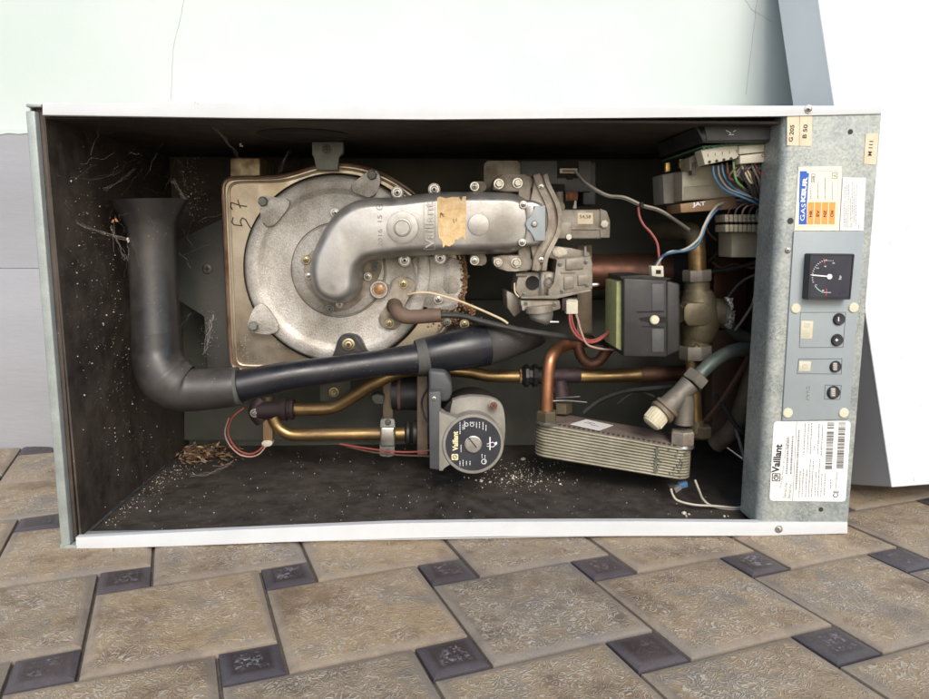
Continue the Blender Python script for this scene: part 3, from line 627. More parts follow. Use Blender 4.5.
# ---- mixing tube (cast aluminium duct)
tub = [(312, 258), (311, 275), (314, 289), (322, 299), (336, 304), (349, 302), (357.5, 295.5), (361.5, 286), (361, 273), (364, 265), (371, 260.5), (385, 258.8), (409, 256.5), (435, 255.2), (470, 254.8), (534, 254), (534, 192.3), (470, 192), (435, 192.2), (415, 195), (395, 197.8), (369, 197.8), (352, 202), (337, 212), (326, 227), (317, 245)]
tb = resample(smooth_px(tub, 3), 260)
m = MB(); m.use('tube').domed(tb, .135, .035, .014, 9, 1, .022)
tube = m.build('mixing_tube', None, boiler, 60)
TY = .0995
m = MB(); m.use('tube').disc(402.4, 227.6, TY+.0012, [(16.2, 0), (15.6, .0016), (14.8, .0018), (9, .0018), (8.6, .0034), (7.6, .0036), (7.0, .0020), (.01, .0018)], 48); m.build('round_boss', None, tube)
m = MB(); m.use('tube').disc(478.5, 224.8, TY+.0008, [(10.6, 0), (10.3, .0014), (9.9, .0015), (.01, .0015)], 40); m.build('round_pad', None, tube)
m = MB(); m.use('inkgrey'); stroke(m, [(423.8, 249.5), (423.8, 201), (435, 201), (435, 249.5), (423.8, 249.5)], TY+.0003, .35); m.build('lettering_frame', None, tube)
for q_ in ((402.4, 227.6, 15.9, TY, .5, .0004), (402.4, 227.6, 8.7, TY-.0006, .7, .0006), (478.5, 224.8, 10.6, TY, .45, .0004)):
    m = MB(); m.use('inkgrey'); ring_line(m, *q_); m.build('ring_groove', None, tube)
m = MB(); m.use('tube'); text(m, 'Vaillant', 429.4, 225.3, TY+.0002, 8.6, 90, 46, .0012, .02); m.build('raised_lettering', None, tube)
m = MB(); m.use('inkgrey'); text(m, '2016  15', 380, 231, TY+.0003, 4.4, 90, 31, .0002); ring_line(m, 379.6, 206.5, 3.3, TY+.0003, .6); stroke(m, [(379.6, 204.5), (379.6, 208.5)], TY+.0003, .5); m.build('cast_number', None, tube)
m = MB(); m.use('tornpaper').pp([(437, 198), (440, 196.6), (446, 198.5), (452, 197), (459, 197.2), (461.5, 202), (462.5, 196.8), (466, 196.2), (466, 215), (465.5, 236), (466, 240.5), (462, 237), (458, 240), (455, 239), (454, 244), (449, 246.5), (445.5, 245), (443, 248), (442, 241), (438.8, 237), (438.2, 225), (437.4, 212)], TY-.0002, .0006)
m.use('ink'); stroke(m, [(440, 213), (444, 217)], TY-.0002, .6); stroke(m, [(440, 218), (441, 213), (444, 215)], TY-.0002, .6); stroke(m, [(453.5, 219), (454, 223)], TY-.0002, .7); stroke(m, [(456.5, 218), (456, 222)], TY-.0002, .5)
m.build('torn_sticker', None, tube)
for x, y, r in ((397.3, 192.6, 5.2), (434.2, 189.5, 5.2), (404.6, 260.4, 5.2), (440.2, 258.2, 5.2)):
    m = MB(); m.use('tube').disc(x, y, .134, [(6.4, -.015), (6.4, .0), (6, .001), (.01, .001)], 24); m.build('screw_lug', None, tube)
    screw(tube, x, y, .1328, r, 'steel', True, .003, 'screw', False, 'hole')
for y0, y1, yy in ((181.5, 192, 186.6), (254, 265.5, 260.6)):
    m = MB(); m.use('castdirty').pp(rrect(470.5, y0, 486.5, y1, 4), .128, .02, .0012); m.build('screw_lug', None, tube); screw(tube, 474.6, yy, .127, 4.8, 'steel', True, .003)
m = MB(); m.use('castdirty')
m.pp(smooth_px([(493, 184), (497, 175.5), (506, 174), (533, 174), (533, 192), (493, 192)], 1), .118, .03, .002, 3)
m.pp(smooth_px([(493, 255), (533, 255), (533, 271.5), (510, 271.5), (499, 270), (493, 264)], 1), .118, .03, .002, 3)
m.pbox(518.5, 176, 531, 270, .117, .025, .0016); m.build('tube_flange', None, tube)
for x, y, r in ((498.8, 184, 5.4), (517.5, 183.2, 5.4), (498, 262.4, 4.6), (516, 262.7, 5.4)): screw(tube, x, y, .117, r, 'steel', True, .0045, 'screw', True, 'slot')
m = MB(); m.use('tube').domed(resample(smooth_px([(519, 201), (531, 199.5), (543, 204), (546, 212), (546, 238), (541, 244), (532, 247), (519, 246.5), (523, 238), (524, 212)], 2), 80), .108, .010, .004, 4, 1, .012); m.build('end_cap', None, tube)
m = MB(); m.use('panel').pp([(534, 206), (545.5, 205.5), (545.5, 241), (534, 241), (533, 233), (527.5, 230), (525.5, 224), (527.5, 218), (533, 215)], .0958, .008, .0012, 2); m.build('grey_insert', None, tube)
m = MB(); m.use('tube').disc(534.2, 224, .0965, [(3.2, -.002), (3.2, .002), (2.2, .003), (.01, .0032)], 20); m.build('centre_pin', None, tube)
screw(tube, 523.4, 204.6, .0985, 4, 'steel'); screw(tube, 522.2, 242.3, .0985, 4, 'steel')

# ---- fan housing with its double curved rim
fan_out = smooth_px([(531, 174.5), (546, 175), (549, 182), (551, 190), (556, 200), (561.5, 212), (562, 224), (558, 237), (552, 248), (546.5, 258), (544, 271), (531, 271)], 1)
m = MB(); m.use('castdirty').pp(fan_out, .112, .075, .002, 3); fan = m.build('fan_housing', None, boiler)
m = MB()
q = [(542, 174), (545, 185), (551, 196), (556, 208), (557.5, 222), (554.5, 235), (548, 247), (542.5, 258), (541, 271)]
qs = smooth_open(q)
band(m.use('castdirty'), [(a-5.5, b) for a, b in qs], 6.5, .1085, .012, .0016); band(m.use('castdirty'), [(a+3.2, b) for a, b in qs], 4.4, .1068, .016, .0014); m.build('clamp_rim', None, fan)
for x, y in ((541, 187), (541, 260)): screw(fan, x, y, .1105, 3.2, 'steel', False)
m = MB(); m.use('slate').pbox(520.6, 160.6, 592, 192, .175, .07, .002); m.use('slate').pbox(583, 162, 596, 205, .185, .05, .002); m.use('castdirty').pp(rrect(484, 161, 521, 192, 4), .177, .06, .002); fm = m.build('fan_motor', None, boiler)
m = MB(); m.use('foam_shade').pbox(557, 160.5, 579, 178.5, .1745, .004, .0008); m.use('cream').pbox(560, 168.5, 577.5, 173.4, .171, .004, .0006); m.use('trafo').pbox(562.5, 169.8, 575.5, 172.4, .1702, .002, .0002); m.use('foam_shade').pbox(567, 175, 573, 179.5, .172, .004); m.build('motor_socket', None, fm)
m = MB(); m.use('foam_shade').pbox(546, 184, 565, 193, .165, .02, .001); m.use('beige').disc(560, 207, .150, [(5, -.02), (5, .0), (.01, .001)], 16)
m.use('valve').ptube([(559, 192, .155), (559.5, 214, .155)], 4.2, 14, 1); m.build('inlet_sleeve', None, fm)
m = MB(); m.use('rust').ptube([(565, 196.5, .16), (577, 196.5, .16)], 5, 14, 1); m.use('wwhite').pp([(573, 208.5), (576.5, 194), (576.5, 208.5)], .157, .006); m.build('red_sleeve', None, fm)
wire(fm, [(575.5, 171, .170), (583, 180, .150), (590.6, 186, .14), (600, 191.5, .135), (610, 195.6, .13), (625, 197.2, .12), (642, 204.8, .12), (662, 211, .12), (689.5, 229.3, .13)], 1.15, 'wwhite')
wire(fm, [(575.5, 172.5, .170), (582, 181.5, .152), (590, 187.6, .141), (599, 193, .136), (609, 197.2, .131), (624, 199, .122), (641, 206.5, .122), (662, 213, .122), (690, 231.5, .132)], .95, 'wgrey')
m = MB(); m.use('wblack').ptube([(641, 202.6, .118), (642.3, 207.4, .119)], 2.2, 8, 1); m.build('cable_tie', None, fm)
# pressure injector block
m = MB(); m.use('valve').pbox(561, 209.5, 602, 239, .130, .03, .002, 3); m.pp([(600, 208.5), (607, 211), (610.5, 221), (610, 238), (600, 238)], .128, .03, .0015); m.pbox(553, 222, 572, 238.5, .123, .03, .001)
m.pbox(553, 228, 603, 230, .1285, .004, .0005)
inj = m.build('injector_block', None, boiler)
m = MB(); m.use('papert').pbox(577.6, 212.8, 593, 224, .1296, .0006, 0); m.use('ink'); text(m, '54,58', 585.2, 217, .1296, 3.6, 0, 11); m.build('paper_tag', None, inj)
m = MB(); m.use('cream').disc(604, 224, .127, [(4, 0), (4, .003), (2.5, .004), (.01, .004)], 6); m.build('hex_plug', None, inj)
m = MB(); m.use('steel').disc(568.5, 237, .1225, [(2.8, 0), (2.8, .003), (.01, .003)], 12); m.build('hex_plug', None, inj)

# ---- gas valve
m = MB(); m.use('valve')
m.pp([(555.5, 258.8), (580, 256.5), (591, 256), (593, 264), (593, 289), (578, 294), (556, 297), (548, 297), (548, 288), (555.5, 284)], .118, .06, .002, 3)
m.pp([(548, 247.5), (556, 246), (571, 248), (590, 252), (591, 258), (556, 260), (545, 257)], .124, .05, .003, 3)
gv = m.build('gas_valve', None, boiler)
m = MB(); m.use('valve').pbox(561, 271.5, 575.5, 273.2, .1165, .006, .0005); m.pp([(556, 296), (590, 289), (592, 291), (556, 299), (521, 298.8), (521, 296.5)], .1155, .02, .0008); m.pp([(519, 272), (556, 272), (556, 297), (520, 297), (515, 290)], .128, .05, .002); m.build('valve_flange', None, gv)
m = MB(); m.use('foam_shade').disc(532.5, 283, .1275, [(7, 0), (7, .0008), (.01, .0008)], 24); m.use('darksteel').disc(549, 282, .1275, [(5, 0), (5, .002), (2.6, .002), (2.4, .0008), (.01, .0008)], 20)
m.use('slate').pp([(539, 272), (541, 272), (541.5, 296), (539, 296)], .1265, .002); m.use('wcream').ptube([(514.5, 283, .12), (515, 292, .12), (519, 297, .118)], .8, 6, 4); m.build('valve_port', None, gv)
m = MB(); m.use('castdirty').pp([(520, 300), (560, 300), (561, 309), (551, 312), (530, 312), (521, 307)], .121, .05, .002); m.pp([(506, 290), (520, 296), (522, 312), (514, 318), (507, 308)], .15, .05, .003); m.build('valve_base', None, gv)
m = MB(); m.use('tube').ptube([(541, 309, .130, 12), (541, 314, .130, 12), (540, 319, .130, 11.5), (539, 322, .130, 9)], 12, 24, 3); m.use('valve').ptube([(539, 305, .125, 13.5), (539.5, 312, .125, 13.5)], 13, 24, 1); m.use('steel').pbox(546, 321.3, 559, 323, .122, .004, .0004); m.build('adjuster_cap', None, gv)
m = MB(); m.use('purple').pbox(562, 297.5, 578, 311, .122, .03, .001); m.use('cream').pbox(566.5, 300.5, 578, 314, .1175, .012, .0006); m.pbox(567.5, 299.6, 577, 301, .1165, .003, .0003); m.build('valve_connector', None, gv)
m = MB(); m.use('bracket_rust').pbox(577, 245, 592, 333, .185, .004, .0005); m.build('rear_bracket', None, gv)
m = MB(); m.use('steel').ptube([(585.3, 246.5, .118), (585.5, 256, .118)], 1.2, 8, 1); m.use('steel').ptube([(592, 285, .12, 2.4), (597.5, 284.6, .12, 2.2), (598.8, 285.5, .12, 1.2)], 2, 12, 2); m.build('test_nipple', None, gv)
m = MB(); m.use('crumb').pp(smooth_px([(551, 254), (553, 248), (559, 246.5), (566, 248), (569, 253), (566, 257), (556, 258.5)], 1), .121, .02, .004, 3); m.build('putty_lump', None, gv)
wire(gv, [(569.5, 313.5, .12), (570, 322, .118), (573, 331, .117), (580, 338.5, .117), (590, 342.4, .12), (600, 339.5, .125), (612, 330, .135), (618, 325, .15)], 1.25, 'wred')
wire(gv, [(571.5, 313.5, .121), (572.5, 322, .119), (576, 331, .118), (582, 337, .119), (590, 340.3, .122), (600, 337.5, .127), (612, 328, .136), (619, 322, .15)], .9, 'wred')
wire(gv, [(576, 313.5, .12), (578.5, 322, .118), (581, 331, .117), (586.5, 343.5, .117), (596, 347.8, .12), (608, 349.5, .13), (622, 349.5, .15)], 1.05, 'wpink')
for x, y, yy_, r_ in ((560, 264, .1178, 2.2), (586, 262, .1178, 2), (562, 291, .1178, 2), (587, 285, .1178, 2), (524, 294, .1278, 2), (526, 303, .1208, 2.2), (555, 304, .1208, 2.2)): screw(gv, x, y, yy_, r_, 'greyzinc', False, .0018)
for q_, y_ in (([(566, 259), (584, 257.5), (584, 269), (566, 270.5)], .1155), ([(564, 277), (574, 276), (574, 288), (564, 290)], .116), ([(578, 275.5), (589, 274.5), (589, 284), (578, 286)], .1158), ([(516, 273.5), (527, 273.5), (527, 276.5), (516, 276.5)], .125)):
    m = MB(); m.use('valve').pp(q_, y_, .01, .0012); m.build('cast_boss', None, gv)
m = MB(); m.use('castdirty').pp([(545, 274), (555, 273), (555, 293), (545, 294)], .1265, .01, .001); m.build('cast_boss', None, gv)
m = MB()
for i in range(5): m.use('valve').pbox(522+i*7, 306.2, 525+i*7, 310.6, .1198, .006, .0005)
m.build('cast_rib', None, gv)
# brown copper cylinder at the back
m = MB(); m.use('browncopper').ptube([(575, 272.5, .235), (672, 271.5, .235)], 17.5, 32, 1); m.use('foam_shade').ptube([(668, 271.5, .235), (690, 271.5, .235)], 18.5, 32, 1); m.ptube([(586, 272.5, .235), (587, 272.5, .235)], 18, 32, 1); m.build('gas_pipe', None, boiler)

# ---- black air duct
m = MB(); m.use('dustyblack')
fun = [(148.7, 200.5, .118, 38.3), (149.6, 209, .118, 33), (150.6, 219, .118, 27), (151.4, 228, .118, 23.4), (152.5, 250, .117, 22.4), (154.5, 300, .112, 22.8), (156.5, 335, .106, 23.6)]
m.tube([P(*q[:3]) for q in fun], [q[3]*S(*q[:3]) for q in fun], 40, 1, False)
m.tube([P(148.7, 200.5, .118)], [.001], 3, 1, False) if False else None
q = [(148.7, 200.5, .118, 37.6), (149.6, 209, .118, 32), (151.4, 228, .118, 22.4), (152.5, 250, .117, 21)]
m.tube([P(*k[:3]) for k in q], [k[3]*S(*k[:3]) for k in q], 40, 1, False)
duct = m.build('intake_funnel', None, boiler, 50)
m = MB(); m.use('dustyblack').ptube([(156, 330, .107, 23.6), (157, 352, .104, 24), (160.5, 367, .101, 25.5), (168.5, 379, .099, 27.5), (180, 386.8, .098, 25.5), (190, 389.6, .0985, 22.2), (214, 388.6, .100, 20.8), (236, 386.6, .102, 19.8)], 24, 40, 6); m.build('duct_elbow', None, boiler)
m = MB(); m.use('darkpan').ptube([(232.5, 387.0, .102, 20.1), (240, 386, .1025, 19.7)], 20, 40, 1); m.build('duct_collar', None, boiler)
m = MB(); m.use('black').ptube([(238, 386, .103, 16.4), (290, 375.6, .110, 14.8), (330, 370.2, .116, 13.6), (370, 364.5, .122, 13.2), (420, 358.4, .130, 15.5)], 14, 36, 6); m.build('duct_pipe', None, boiler)
m = MB(); m.use('darkpan').ptube([(416, 357.6, .130, 17.4), (421, 357, .131, 18.2), (428, 355.6, .132, 18.8)], 18, 40, 3); m.build('duct_collar', None, boiler)
m = MB(); m.use('black').ptube([(427, 355.8, .132, 18.2), (445, 352, .135, 20), (467, 348, .139, 21.2), (485, 345.2, .145, 21)], 20, 40, 5); m.use('dustyblack').ptube([(484.6, 345.3, .145, 21.1), (503, 342, .153, 18.8), (522, 340, .165, 13.5), (538, 340, .180, 6.5), (544, 340, .190, 1)], 20, 40, 5); m.build('silencer_cone', None, boiler)

# ---- pipework, left
m = MB(); m.use('brass').ptube([(246+47, 409.3, .215), (310, 409.3, .215), (326, 408.8, .215), (338, 405.2, .213), (352, 397, .208), (374, 383.5, .20), (399, 372.5, .20), (430, 369.5, .21), (467, 371.8, .215), (480, 374.2, .215), (492, 376, .215), (521, 376.4, .215)], 6.3, 20, 7); m.build('flow_pipe', None, boiler)
m = MB(); m.use('purple').ptube([(258, 411, .21, 9), (284, 409.6, .21, 9)], 9, 20, 1); m.ptube([(282, 409.6, .21, 11), (287, 409.4, .21, 11.4), (288, 409.4, .21, 9.4), (290, 409.4, .21, 9.4), (291, 409.3, .21, 11), (294, 409.3, .21, 10.4)], 10, 24, 1)
m.ptube([(262, 400, .215, 6), (256, 411, .21, 8), (262, 421, .212, 7)], 8, 16, 4); tj = m.build('pipe_tee', None, boiler)
screw(tj, 254.5, 413, .20, 4.6, 'steel', True, .004)
m = MB(); m.use('oldbrass').ptube([(268, 396, .225, 6), (268, 402, .225, 6)], 6, 14, 1); m.use('trafo').pbox(262.8, 420, 272.5, 441.5, .205, .012, .0012); m.use('cream').pp(smooth_px([(261, 441), (272, 440), (272.5, 446), (262, 447.5)], 1), .204, .012, .001); m.build('sensor_clip', None, tj)
wire(tj, [(263, 446, .20), (258, 451, .19), (250, 454, .18), (240, 451, .18), (231.5, 442, .185), (228, 430, .19), (233, 417, .2), (244, 408, .21)], 1.0, 'wred')
wire(tj, [(265, 447, .20), (259, 454, .19), (250, 456.6, .18), (239, 454, .18), (229, 444, .185), (225, 432, .19), (229, 418, .2)], .8, 'wpink')
m = MB(); m.use('brass').ptube([(273, 417, .205), (277, 425, .205), (284, 431.2, .205), (295, 434.6, .205), (326, 434.2, .205), (385, 433.7, .205), (409, 433.4, .205)], 6.4, 20, 7); m.build('return_pipe', None, boiler)
m = MB(); m.use('greyzinc').pp(smooth_px([(380, 421), (382, 418.8), (393, 418.8), (395, 421), (395, 427), (395.4, 441), (394.4, 447), (394.4, 455), (392, 456.8), (381, 456.8), (379, 454), (380, 445), (380.5, 428)], 1), .186, .006, .001); pc = m.build('pipe_clamp', None, boiler)
m = MB(); m.use('steel').pp([(380, 427), (395, 427), (395.4, 447), (380, 447)], .183, .006, .003, 3); m.build('clamp_band', None, pc)
screw(pc, 388, 422.2, .185, 3.2, 'darksteel'); screw(pc, 387.5, 452, .185, 3.2, 'darksteel')
m = MB(); m.use('backpan').pp([(320, 380), (351, 378), (351, 402), (344, 405), (320, 401)], .245, .004, .0006); bp_ = m.build('mounting_tab', 'greyzinc', boiler); screw(bp_, 334, 392, .245, 5.2, 'brassnut', True, .004, 'screw', True)
m = MB(); m.use('darkpan').pp([(372, 396), (377, 394), (384, 396), (383, 404), (376, 404), (372, 400)], .2, .02, .001); m.use('bracket_rust').pbox(383, 382, 393, 418, .215, .02, .001)
m.build('pump_bracket', None, boiler)
# pump volute
m = MB(); m.use('blackmat').ptube([(392, 393, .225, 17), (424, 393, .225, 17.5)], 17, 28, 1); m.use('boot').ptube([(398, 393, .225, 18), (401, 393, .225, 18)], 18, 28, 1); m.use('bracket_rust').pbox(417, 376, 428, 455, .17, .05, .002)
m.use('blackmat').ptube([(405, 433, .205, 9), (407, 433, .205, 12.5), (409.5, 433, .205, 12.5), (411, 433, .205, 9.5), (413.5, 433, .205, 13), (417, 433, .205, 13), (418, 433, .205, 9)], 10, 20, 1); m.use('oldbrass').ptube([(417, 433, .205), (428, 433, .205)], 8.5, 20, 1)
m.build('pump_volute', None, boiler)
for pts, mk in (([(340, 444, .2), (365, 448, .18), (388, 451, .16), (410, 452, .15), (432, 450, .14)], 'wred'), ([(345, 446, .2), (372, 452, .17), (400, 455, .15), (430, 456, .13)], 'wbrown')): wire(boiler, pts, .9, mk)
# pump
m = MB(); m.use('slate').pp([(428.5, 392), (441, 391), (441, 468), (438, 470), (429.5, 469)], .085, .09, .002); m.pp([(428.5, 370), (446, 372), (452, 384), (452.5, 394), (448, 402), (429, 402)], .100, .08, .004, 3)
pump_box = m.build('pump_terminal_box', None, boiler); screw(pump_box, 434, 398.5, .0845, 2.2, 'steel', False, .001)
m = MB(); m.use('pumpgrey')
c0 = P(473, 443.5, .085); ax = Vector((0, -1, 0)).normalized(); k = S(473, 443, .085)
m.lathe(c0, ax, [(30*k, -.085), (31.5*k, -.08), (31.5*k, -.046), (29.8*k, -.043), (30.2*k, -.004), (30.9*k, -.001), (30.9*k, .0022), (30*k, .0036), (27.8*k, .0038), (27.3*k, .0020), (.001, .0018)], 64)
m.pp([(439, 412), (441, 411.5), (447, 416), (462, 419), (462, 468), (450, 463), (445, 466), (443.5, 471), (439, 471)], .0835, .02, .0015)
m.pp(smooth_px([(448, 402), (465, 396), (488, 397), (499, 401), (504, 408), (505, 420), (506, 436), (500, 455), (480, 462), (452, 455)], 1), .106, .012, .002)
pump = m.build('circulation_pump', None, boiler, 40)
m = MB(); m.use('pumpgrey').ptube([(494, 405, .096, 5), (494, 405, .112, 5)], 5, 16, 1); m.build('bolt_lug', None, pump); screw(pump, 493.6, 405.4, .0955, 3.7, 'rust', False, .003, 'bolt', True)
m = MB(); m.use('blackmat').ptube([(471, 427, .15, 33), (471, 423, .19, 35), (471, 421, .20, 35)], 40, 48, 1); m.build('pump_rear_flange', None, pump)
m = MB(); m.use('grip'); m.lathe(c0+ax*.0019, ax, [(27.2*k, 0), (27.2*k, .0008), (.001, .0008)], 60); fpz = m.build('pump_faceplate', None, pump)
fy = (c0+ax*.0032).y
m = MB(); m.use('brassnut'); cc = c0+ax*.0028
m.use('steel').lathe(cc, ax, [(9*k, 0), (8.6*k, .0015), (7.9*k, .0018), (7.6*k, .0038), (.001, .0042)], 32); m.use('ink'); stroke(m, [(467.5, 436.5), (476.5, 447.5)], (cc+ax*.0044).y, 1.1, .0006); m.build('vent_screw', None, pump)
m = MB(); m.use('yellowink'); text(m, 'Vaillant', 455.3, 441, fy, 5.6, 90, 20, .0003, .035)
m.pp(rrect(451.6, 454, 458.2, 460, 1), fy-.0003, .0003); m.use('grip'); ring_line(m, 454.9, 457, 1.9, fy-.0003, .6, .0003, 14); stroke(m, [(453.5, 458), (456.5, 456)], fy-.0003, .5)
m.use('whiteink')
text(m, 'CE', 472, 424, fy, 4.2, 90, 5)
text(m, '230 V', 463, 427, fy, 1.6, 90); 
for x, y0, y1 in ((460, 422, 434), (464.5, 421, 429), (476.5, 422, 428), (479.5, 422, 428), (483, 422, 430), (486, 425, 431), (461, 445, 452), (460, 461, 466), (463, 460, 466), (466.5, 461, 465), (470, 461, 465), (482, 454, 458), (485, 455, 464)):
    y = y0
    while y < y1:
        l = random.uniform(.6, 1.6); stroke(m, [(x, y), (x, min(y+l, y1))], fy, .7); y += l+random.uniform(.3, .7)
stroke(m, [(490, 437), (490, 450)], fy, 1.1); stroke(m, [(487, 444), (493, 442), (495.5, 445), (493, 447), (487, 446)], fy, .6); m.pp([(493.5, 443.3), (496.5, 441.5), (497.5, 443.3), (496.5, 445)], fy-.0003, .0003)
ring_line(m, 484, 461.5, 2.4, fy, .6, .0003, 14); ring_line(m, 466.5, 424.5, 1.7, fy, .5, .0003, 12)
m.build('faceplate_print', None, pump)

# ---- centre pipework
m = MB(); m.use('blackmat').ptube([(521.5, 375.5, .21, 8), (525, 375.5, .21, 11.5), (528, 375.5, .21, 11.5), (529, 375.5, .21, 9), (532, 375.5, .21, 9), (533, 375.5, .21, 12), (537, 375.5, .21, 11)], 10, 8, 1); m.use('rustcrust').ptube([(519.5, 376, .212, 7.4), (523, 376, .212, 7.8)], 8, 12, 1); m.use('blackmat').ptube([(536, 375.5, .21, 8.5), (545, 375.5, .21, 8.5)], 8.5, 18, 1); m.use('purple').ptube([(545, 375.4, .21), (580, 375.2, .21)], 7.6, 18, 1)
m.build('pipe_union', None, boiler)
m = MB(); m.use('brass').ptube([(579, 376, .212), (615, 375.5, .212), (655, 374.5, .212)], 7, 20, 1); m.use('browncopper').ptube([(640, 374.8, .2125), (700, 372.5, .212)], 7.6, 20, 1); m.build('brass_pipe', None, boiler)
m = MB(); m.use('copper').ptube([(546.6, 412, .150), (547, 395, .150), (548.5, 370, .152), (551, 358, .156), (557, 350, .168), (566, 345, .19), (578, 342, .22), (590, 341, .26)], 6.2, 20, 7); m.build('copper_pipe', None, boiler)
m = MB(); m.use('browncopper').ptube([(578, 340, .20), (579, 350, .20), (583, 359, .20), (591, 363.5, .20), (599, 361, .20), (606, 352, .2), (612, 345, .22)], 5.4, 18, 6); m.build('copper_pipe', None, boiler, label='dull brown U-shaped copper pipe')
m = MB(); m.use('purple').disc(560, 389, .20, [(7.5, 0), (7.5, .006), (5, .008), (.01, .008)], 16); m.use('purple').ptube([(559, 380, .2, 7), (561, 396, .2, 9)], 8, 14, 1); m.use('oldbrass').ptube([(562, 402, .19, 10), (562, 412, .19, 10)], 10, 6, 1); m.use('steel').ptube([(552, 401, .185), (566, 400.5, .18), (587, 402.2, .165)], .8, 8, 3); m.ptube([(556, 398, .185), (580, 396.5, .17)], .6, 8, 1); m.build('sensor_fitting', None, boiler)
wire(boiler, [(583, 413, .22), (600, 400, .22), (625, 391, .22), (655, 388, .21), (690, 384, .20)], 2.6, 'wblack', 'black_hose', 10)

# ---- plate heat exchanger (turned a little towards the viewer)
fl = PG(533, 452, .052); y0_, y1_ = .150, .082
A = P(533.5, 440, y0_); Bp = P(689, 466, y1_); dirx = Vector((Bp.x-A.x, Bp.y-A.y, 0)); Lx = dirx.length; dirx.normalize(); diry = Vector((-dirx.y, dirx.x, 0))
zA0, zA1 = P(533.5, 456, y0_).z, P(533.5, 422.5, y0_).z; zB0, zB1 = P(689, 481.5, y1_).z, P(689, 450, y1_).z
DW = .062
def plx(u, v, w_):   # u along length 0..1, v across in metres, w height 0..1
    b0 = zA0+(zB0-zA0)*u; b1 = zA1+(zB1-zA1)*u
    return Vector((A.x, A.y, 0))+dirx*(u*Lx)+diry*v+Vector((0, 0, b0+(b1-b0)*w_))
def plate_loop(w_, grow):
    pts = []; r = .016
    for cu0, cv0, a0 in ((Lx-r, DW-r, 0), (r, DW-r, 90), (r, r, 180), (Lx-r, r, 270)):
        for i in range(9):
            a = math.radians(a0+90*i/8); pts.append(plx((cu0+(r+grow)*math.cos(a))/Lx, cv0+(r+grow)*math.sin(a), w_))
    return pts
m = MB(); m.use('platehx'); vs_ = []; fs_ = []; NP = 11; rings_ = []
for i in range(NP):
    a = i/NP; b = (i+1)/NP
    rings_ += [(a, -.0016), (a+.12/NP, 0.0), (a+.55/NP, .0011), (b-.12/NP, .0004)]
for w_, g in rings_: vs_ += plate_loop(w_, g)
nn = 36
for k_ in range(len(rings_)-1):
    for i in range(nn): fs_.append((k_*nn+i, k_*nn+(i+1) % nn, (k_+1)*nn+(i+1) % nn, (k_+1)*nn+i))
fs_.append(tuple(range(nn))); fs_.append(tuple((len(rings_)-1)*nn+i for i in range(nn))); m.add(vs_, fs_)
phx = m.build('plate_heat_exchanger', None, boiler, 50)
m = MB(); m.use('platetop').prism(plate_loop(1.05, -.003), (0, 0, -.003), .0005)
m.use('ink')
for i in range(26):
    u = .1+i*.032
    if u > .9: break
    m.prism([plx(u, .0012, 1.07), plx(u+.018, .0012, 1.07), plx(u+.018, .0032, 1.07), plx(u, .0032, 1.07)], (0, 0, -.001))
m.build('plate_top', None, phx)
m = MB(); m.use('paperw').prism([plx(.235, .012, 1.075), plx(.43, .006, 1.075), plx(.50, .042, 1.075), plx(.31, .048, 1.075)], (0, 0, -.0005)); m.use('inkgrey')
for a, v in ((.31, .030), (.33, .034), (.36, .024)): m.prism([plx(a, v, 1.085), plx(a+.05, v-.002, 1.085), plx(a+.052, v-.0005, 1.085), plx(a+.002, v+.0015, 1.085)], (0, 0, -.0003))
m.build('plate_sticker', None, phx)
def hexnut(mb, c, axis, r, h, mk):
    mb.use(mk).lathe(c, axis, [(r*.9, 0), (r, h*.1), (r, h*.9), (r*.9, h)], 6)
m = MB(); c = P(546.5, 421, .150); hexnut(m, c, (0, 0, 1), 10.5*S(546, 415, .15), .014, 'oldbrass'); m.use('steel').lathe(c-Vector((0, 0, .003)), (0, 0, 1), [(.014, 0), (.0145, .002), (.012, .004)], 24); m.build('union_nut', None, phx)
m = MB(); c = P(682, 444, .100); hexnut(m, c, (0, 0, 1), 12*S(682, 436, .10), .0175, 'castdirty'); m.use('steel').lathe(c-Vector((0, 0, .0045)), (0, 0, 1), [(.014, 0), (.0150, .002), (.0125, .005)], 24); m.build('union_nut', None, phx)
m = MB(); c = P(700, 437, .145); hexnut(m, c, (0, 0, 1), 11*S(700, 430, .145), .016, 'oldbrass'); m.build('union_nut', None, phx)
m = MB(); m.use('wblue').pp([(679, 484), (687.5, 482), (688, 487), (680, 489)], .085, .006, .0004); m.use('wblack').pp([(669, 486), (675, 484.5), (675, 490), (670, 490)], .083, .006); m.use('wgrey').pp([(674, 488), (680, 485.5), (682, 489), (676, 493)], .082, .006); m.build('wire_clip', None, phx)
m = MB(); m.use('verdigris')
for i in range(70):
    u = random.gauss(.80, .012) if i < 50 else random.gauss(.93, .02); w_ = random.uniform(.1, .95); c = plx(u, -.0013, w_); r_ = random.uniform(.0006, .0022)
    m.prism([c+Vector((r_*math.cos(a)*.7, 0, r_*math.sin(a))) for a in [j*math.pi/3+random.uniform(-.3, .3) for j in range(6)]], (0, .0012+.00001*i, 0))
m.build('green_stain', None, phx)
wire(phx, [(671, 489, .08), (673, 495, .074), (678, 500.5, .07), (694, 504.6, .064), (716.7, 506, .06), (737, 507.6, .06), (748, 505, .06), (758, 500, .07)], 1.1, 'wwhite')
wire(phx, [(695, 480, .10), (699, 490, .09), (703, 499, .075), (711.5, 505.6, .066), (728.7, 509, .062), (744, 509, .062), (762, 499, .07)], 1.1, 'wwhite')
m = MB(); m.use('wblack').ptube([(742, 510, .06), (748, 507, .06)], 2.2, 8, 1); m.build('tape_wrap', None, phx)
wire(boiler, [(735.6, 430, .16), (739, 440, .15), (742.4, 452, .145), (745, 462, .14), (749, 470, .13), (759, 479, .12), (770, 483, .11)], 1.6, 'wgrey')

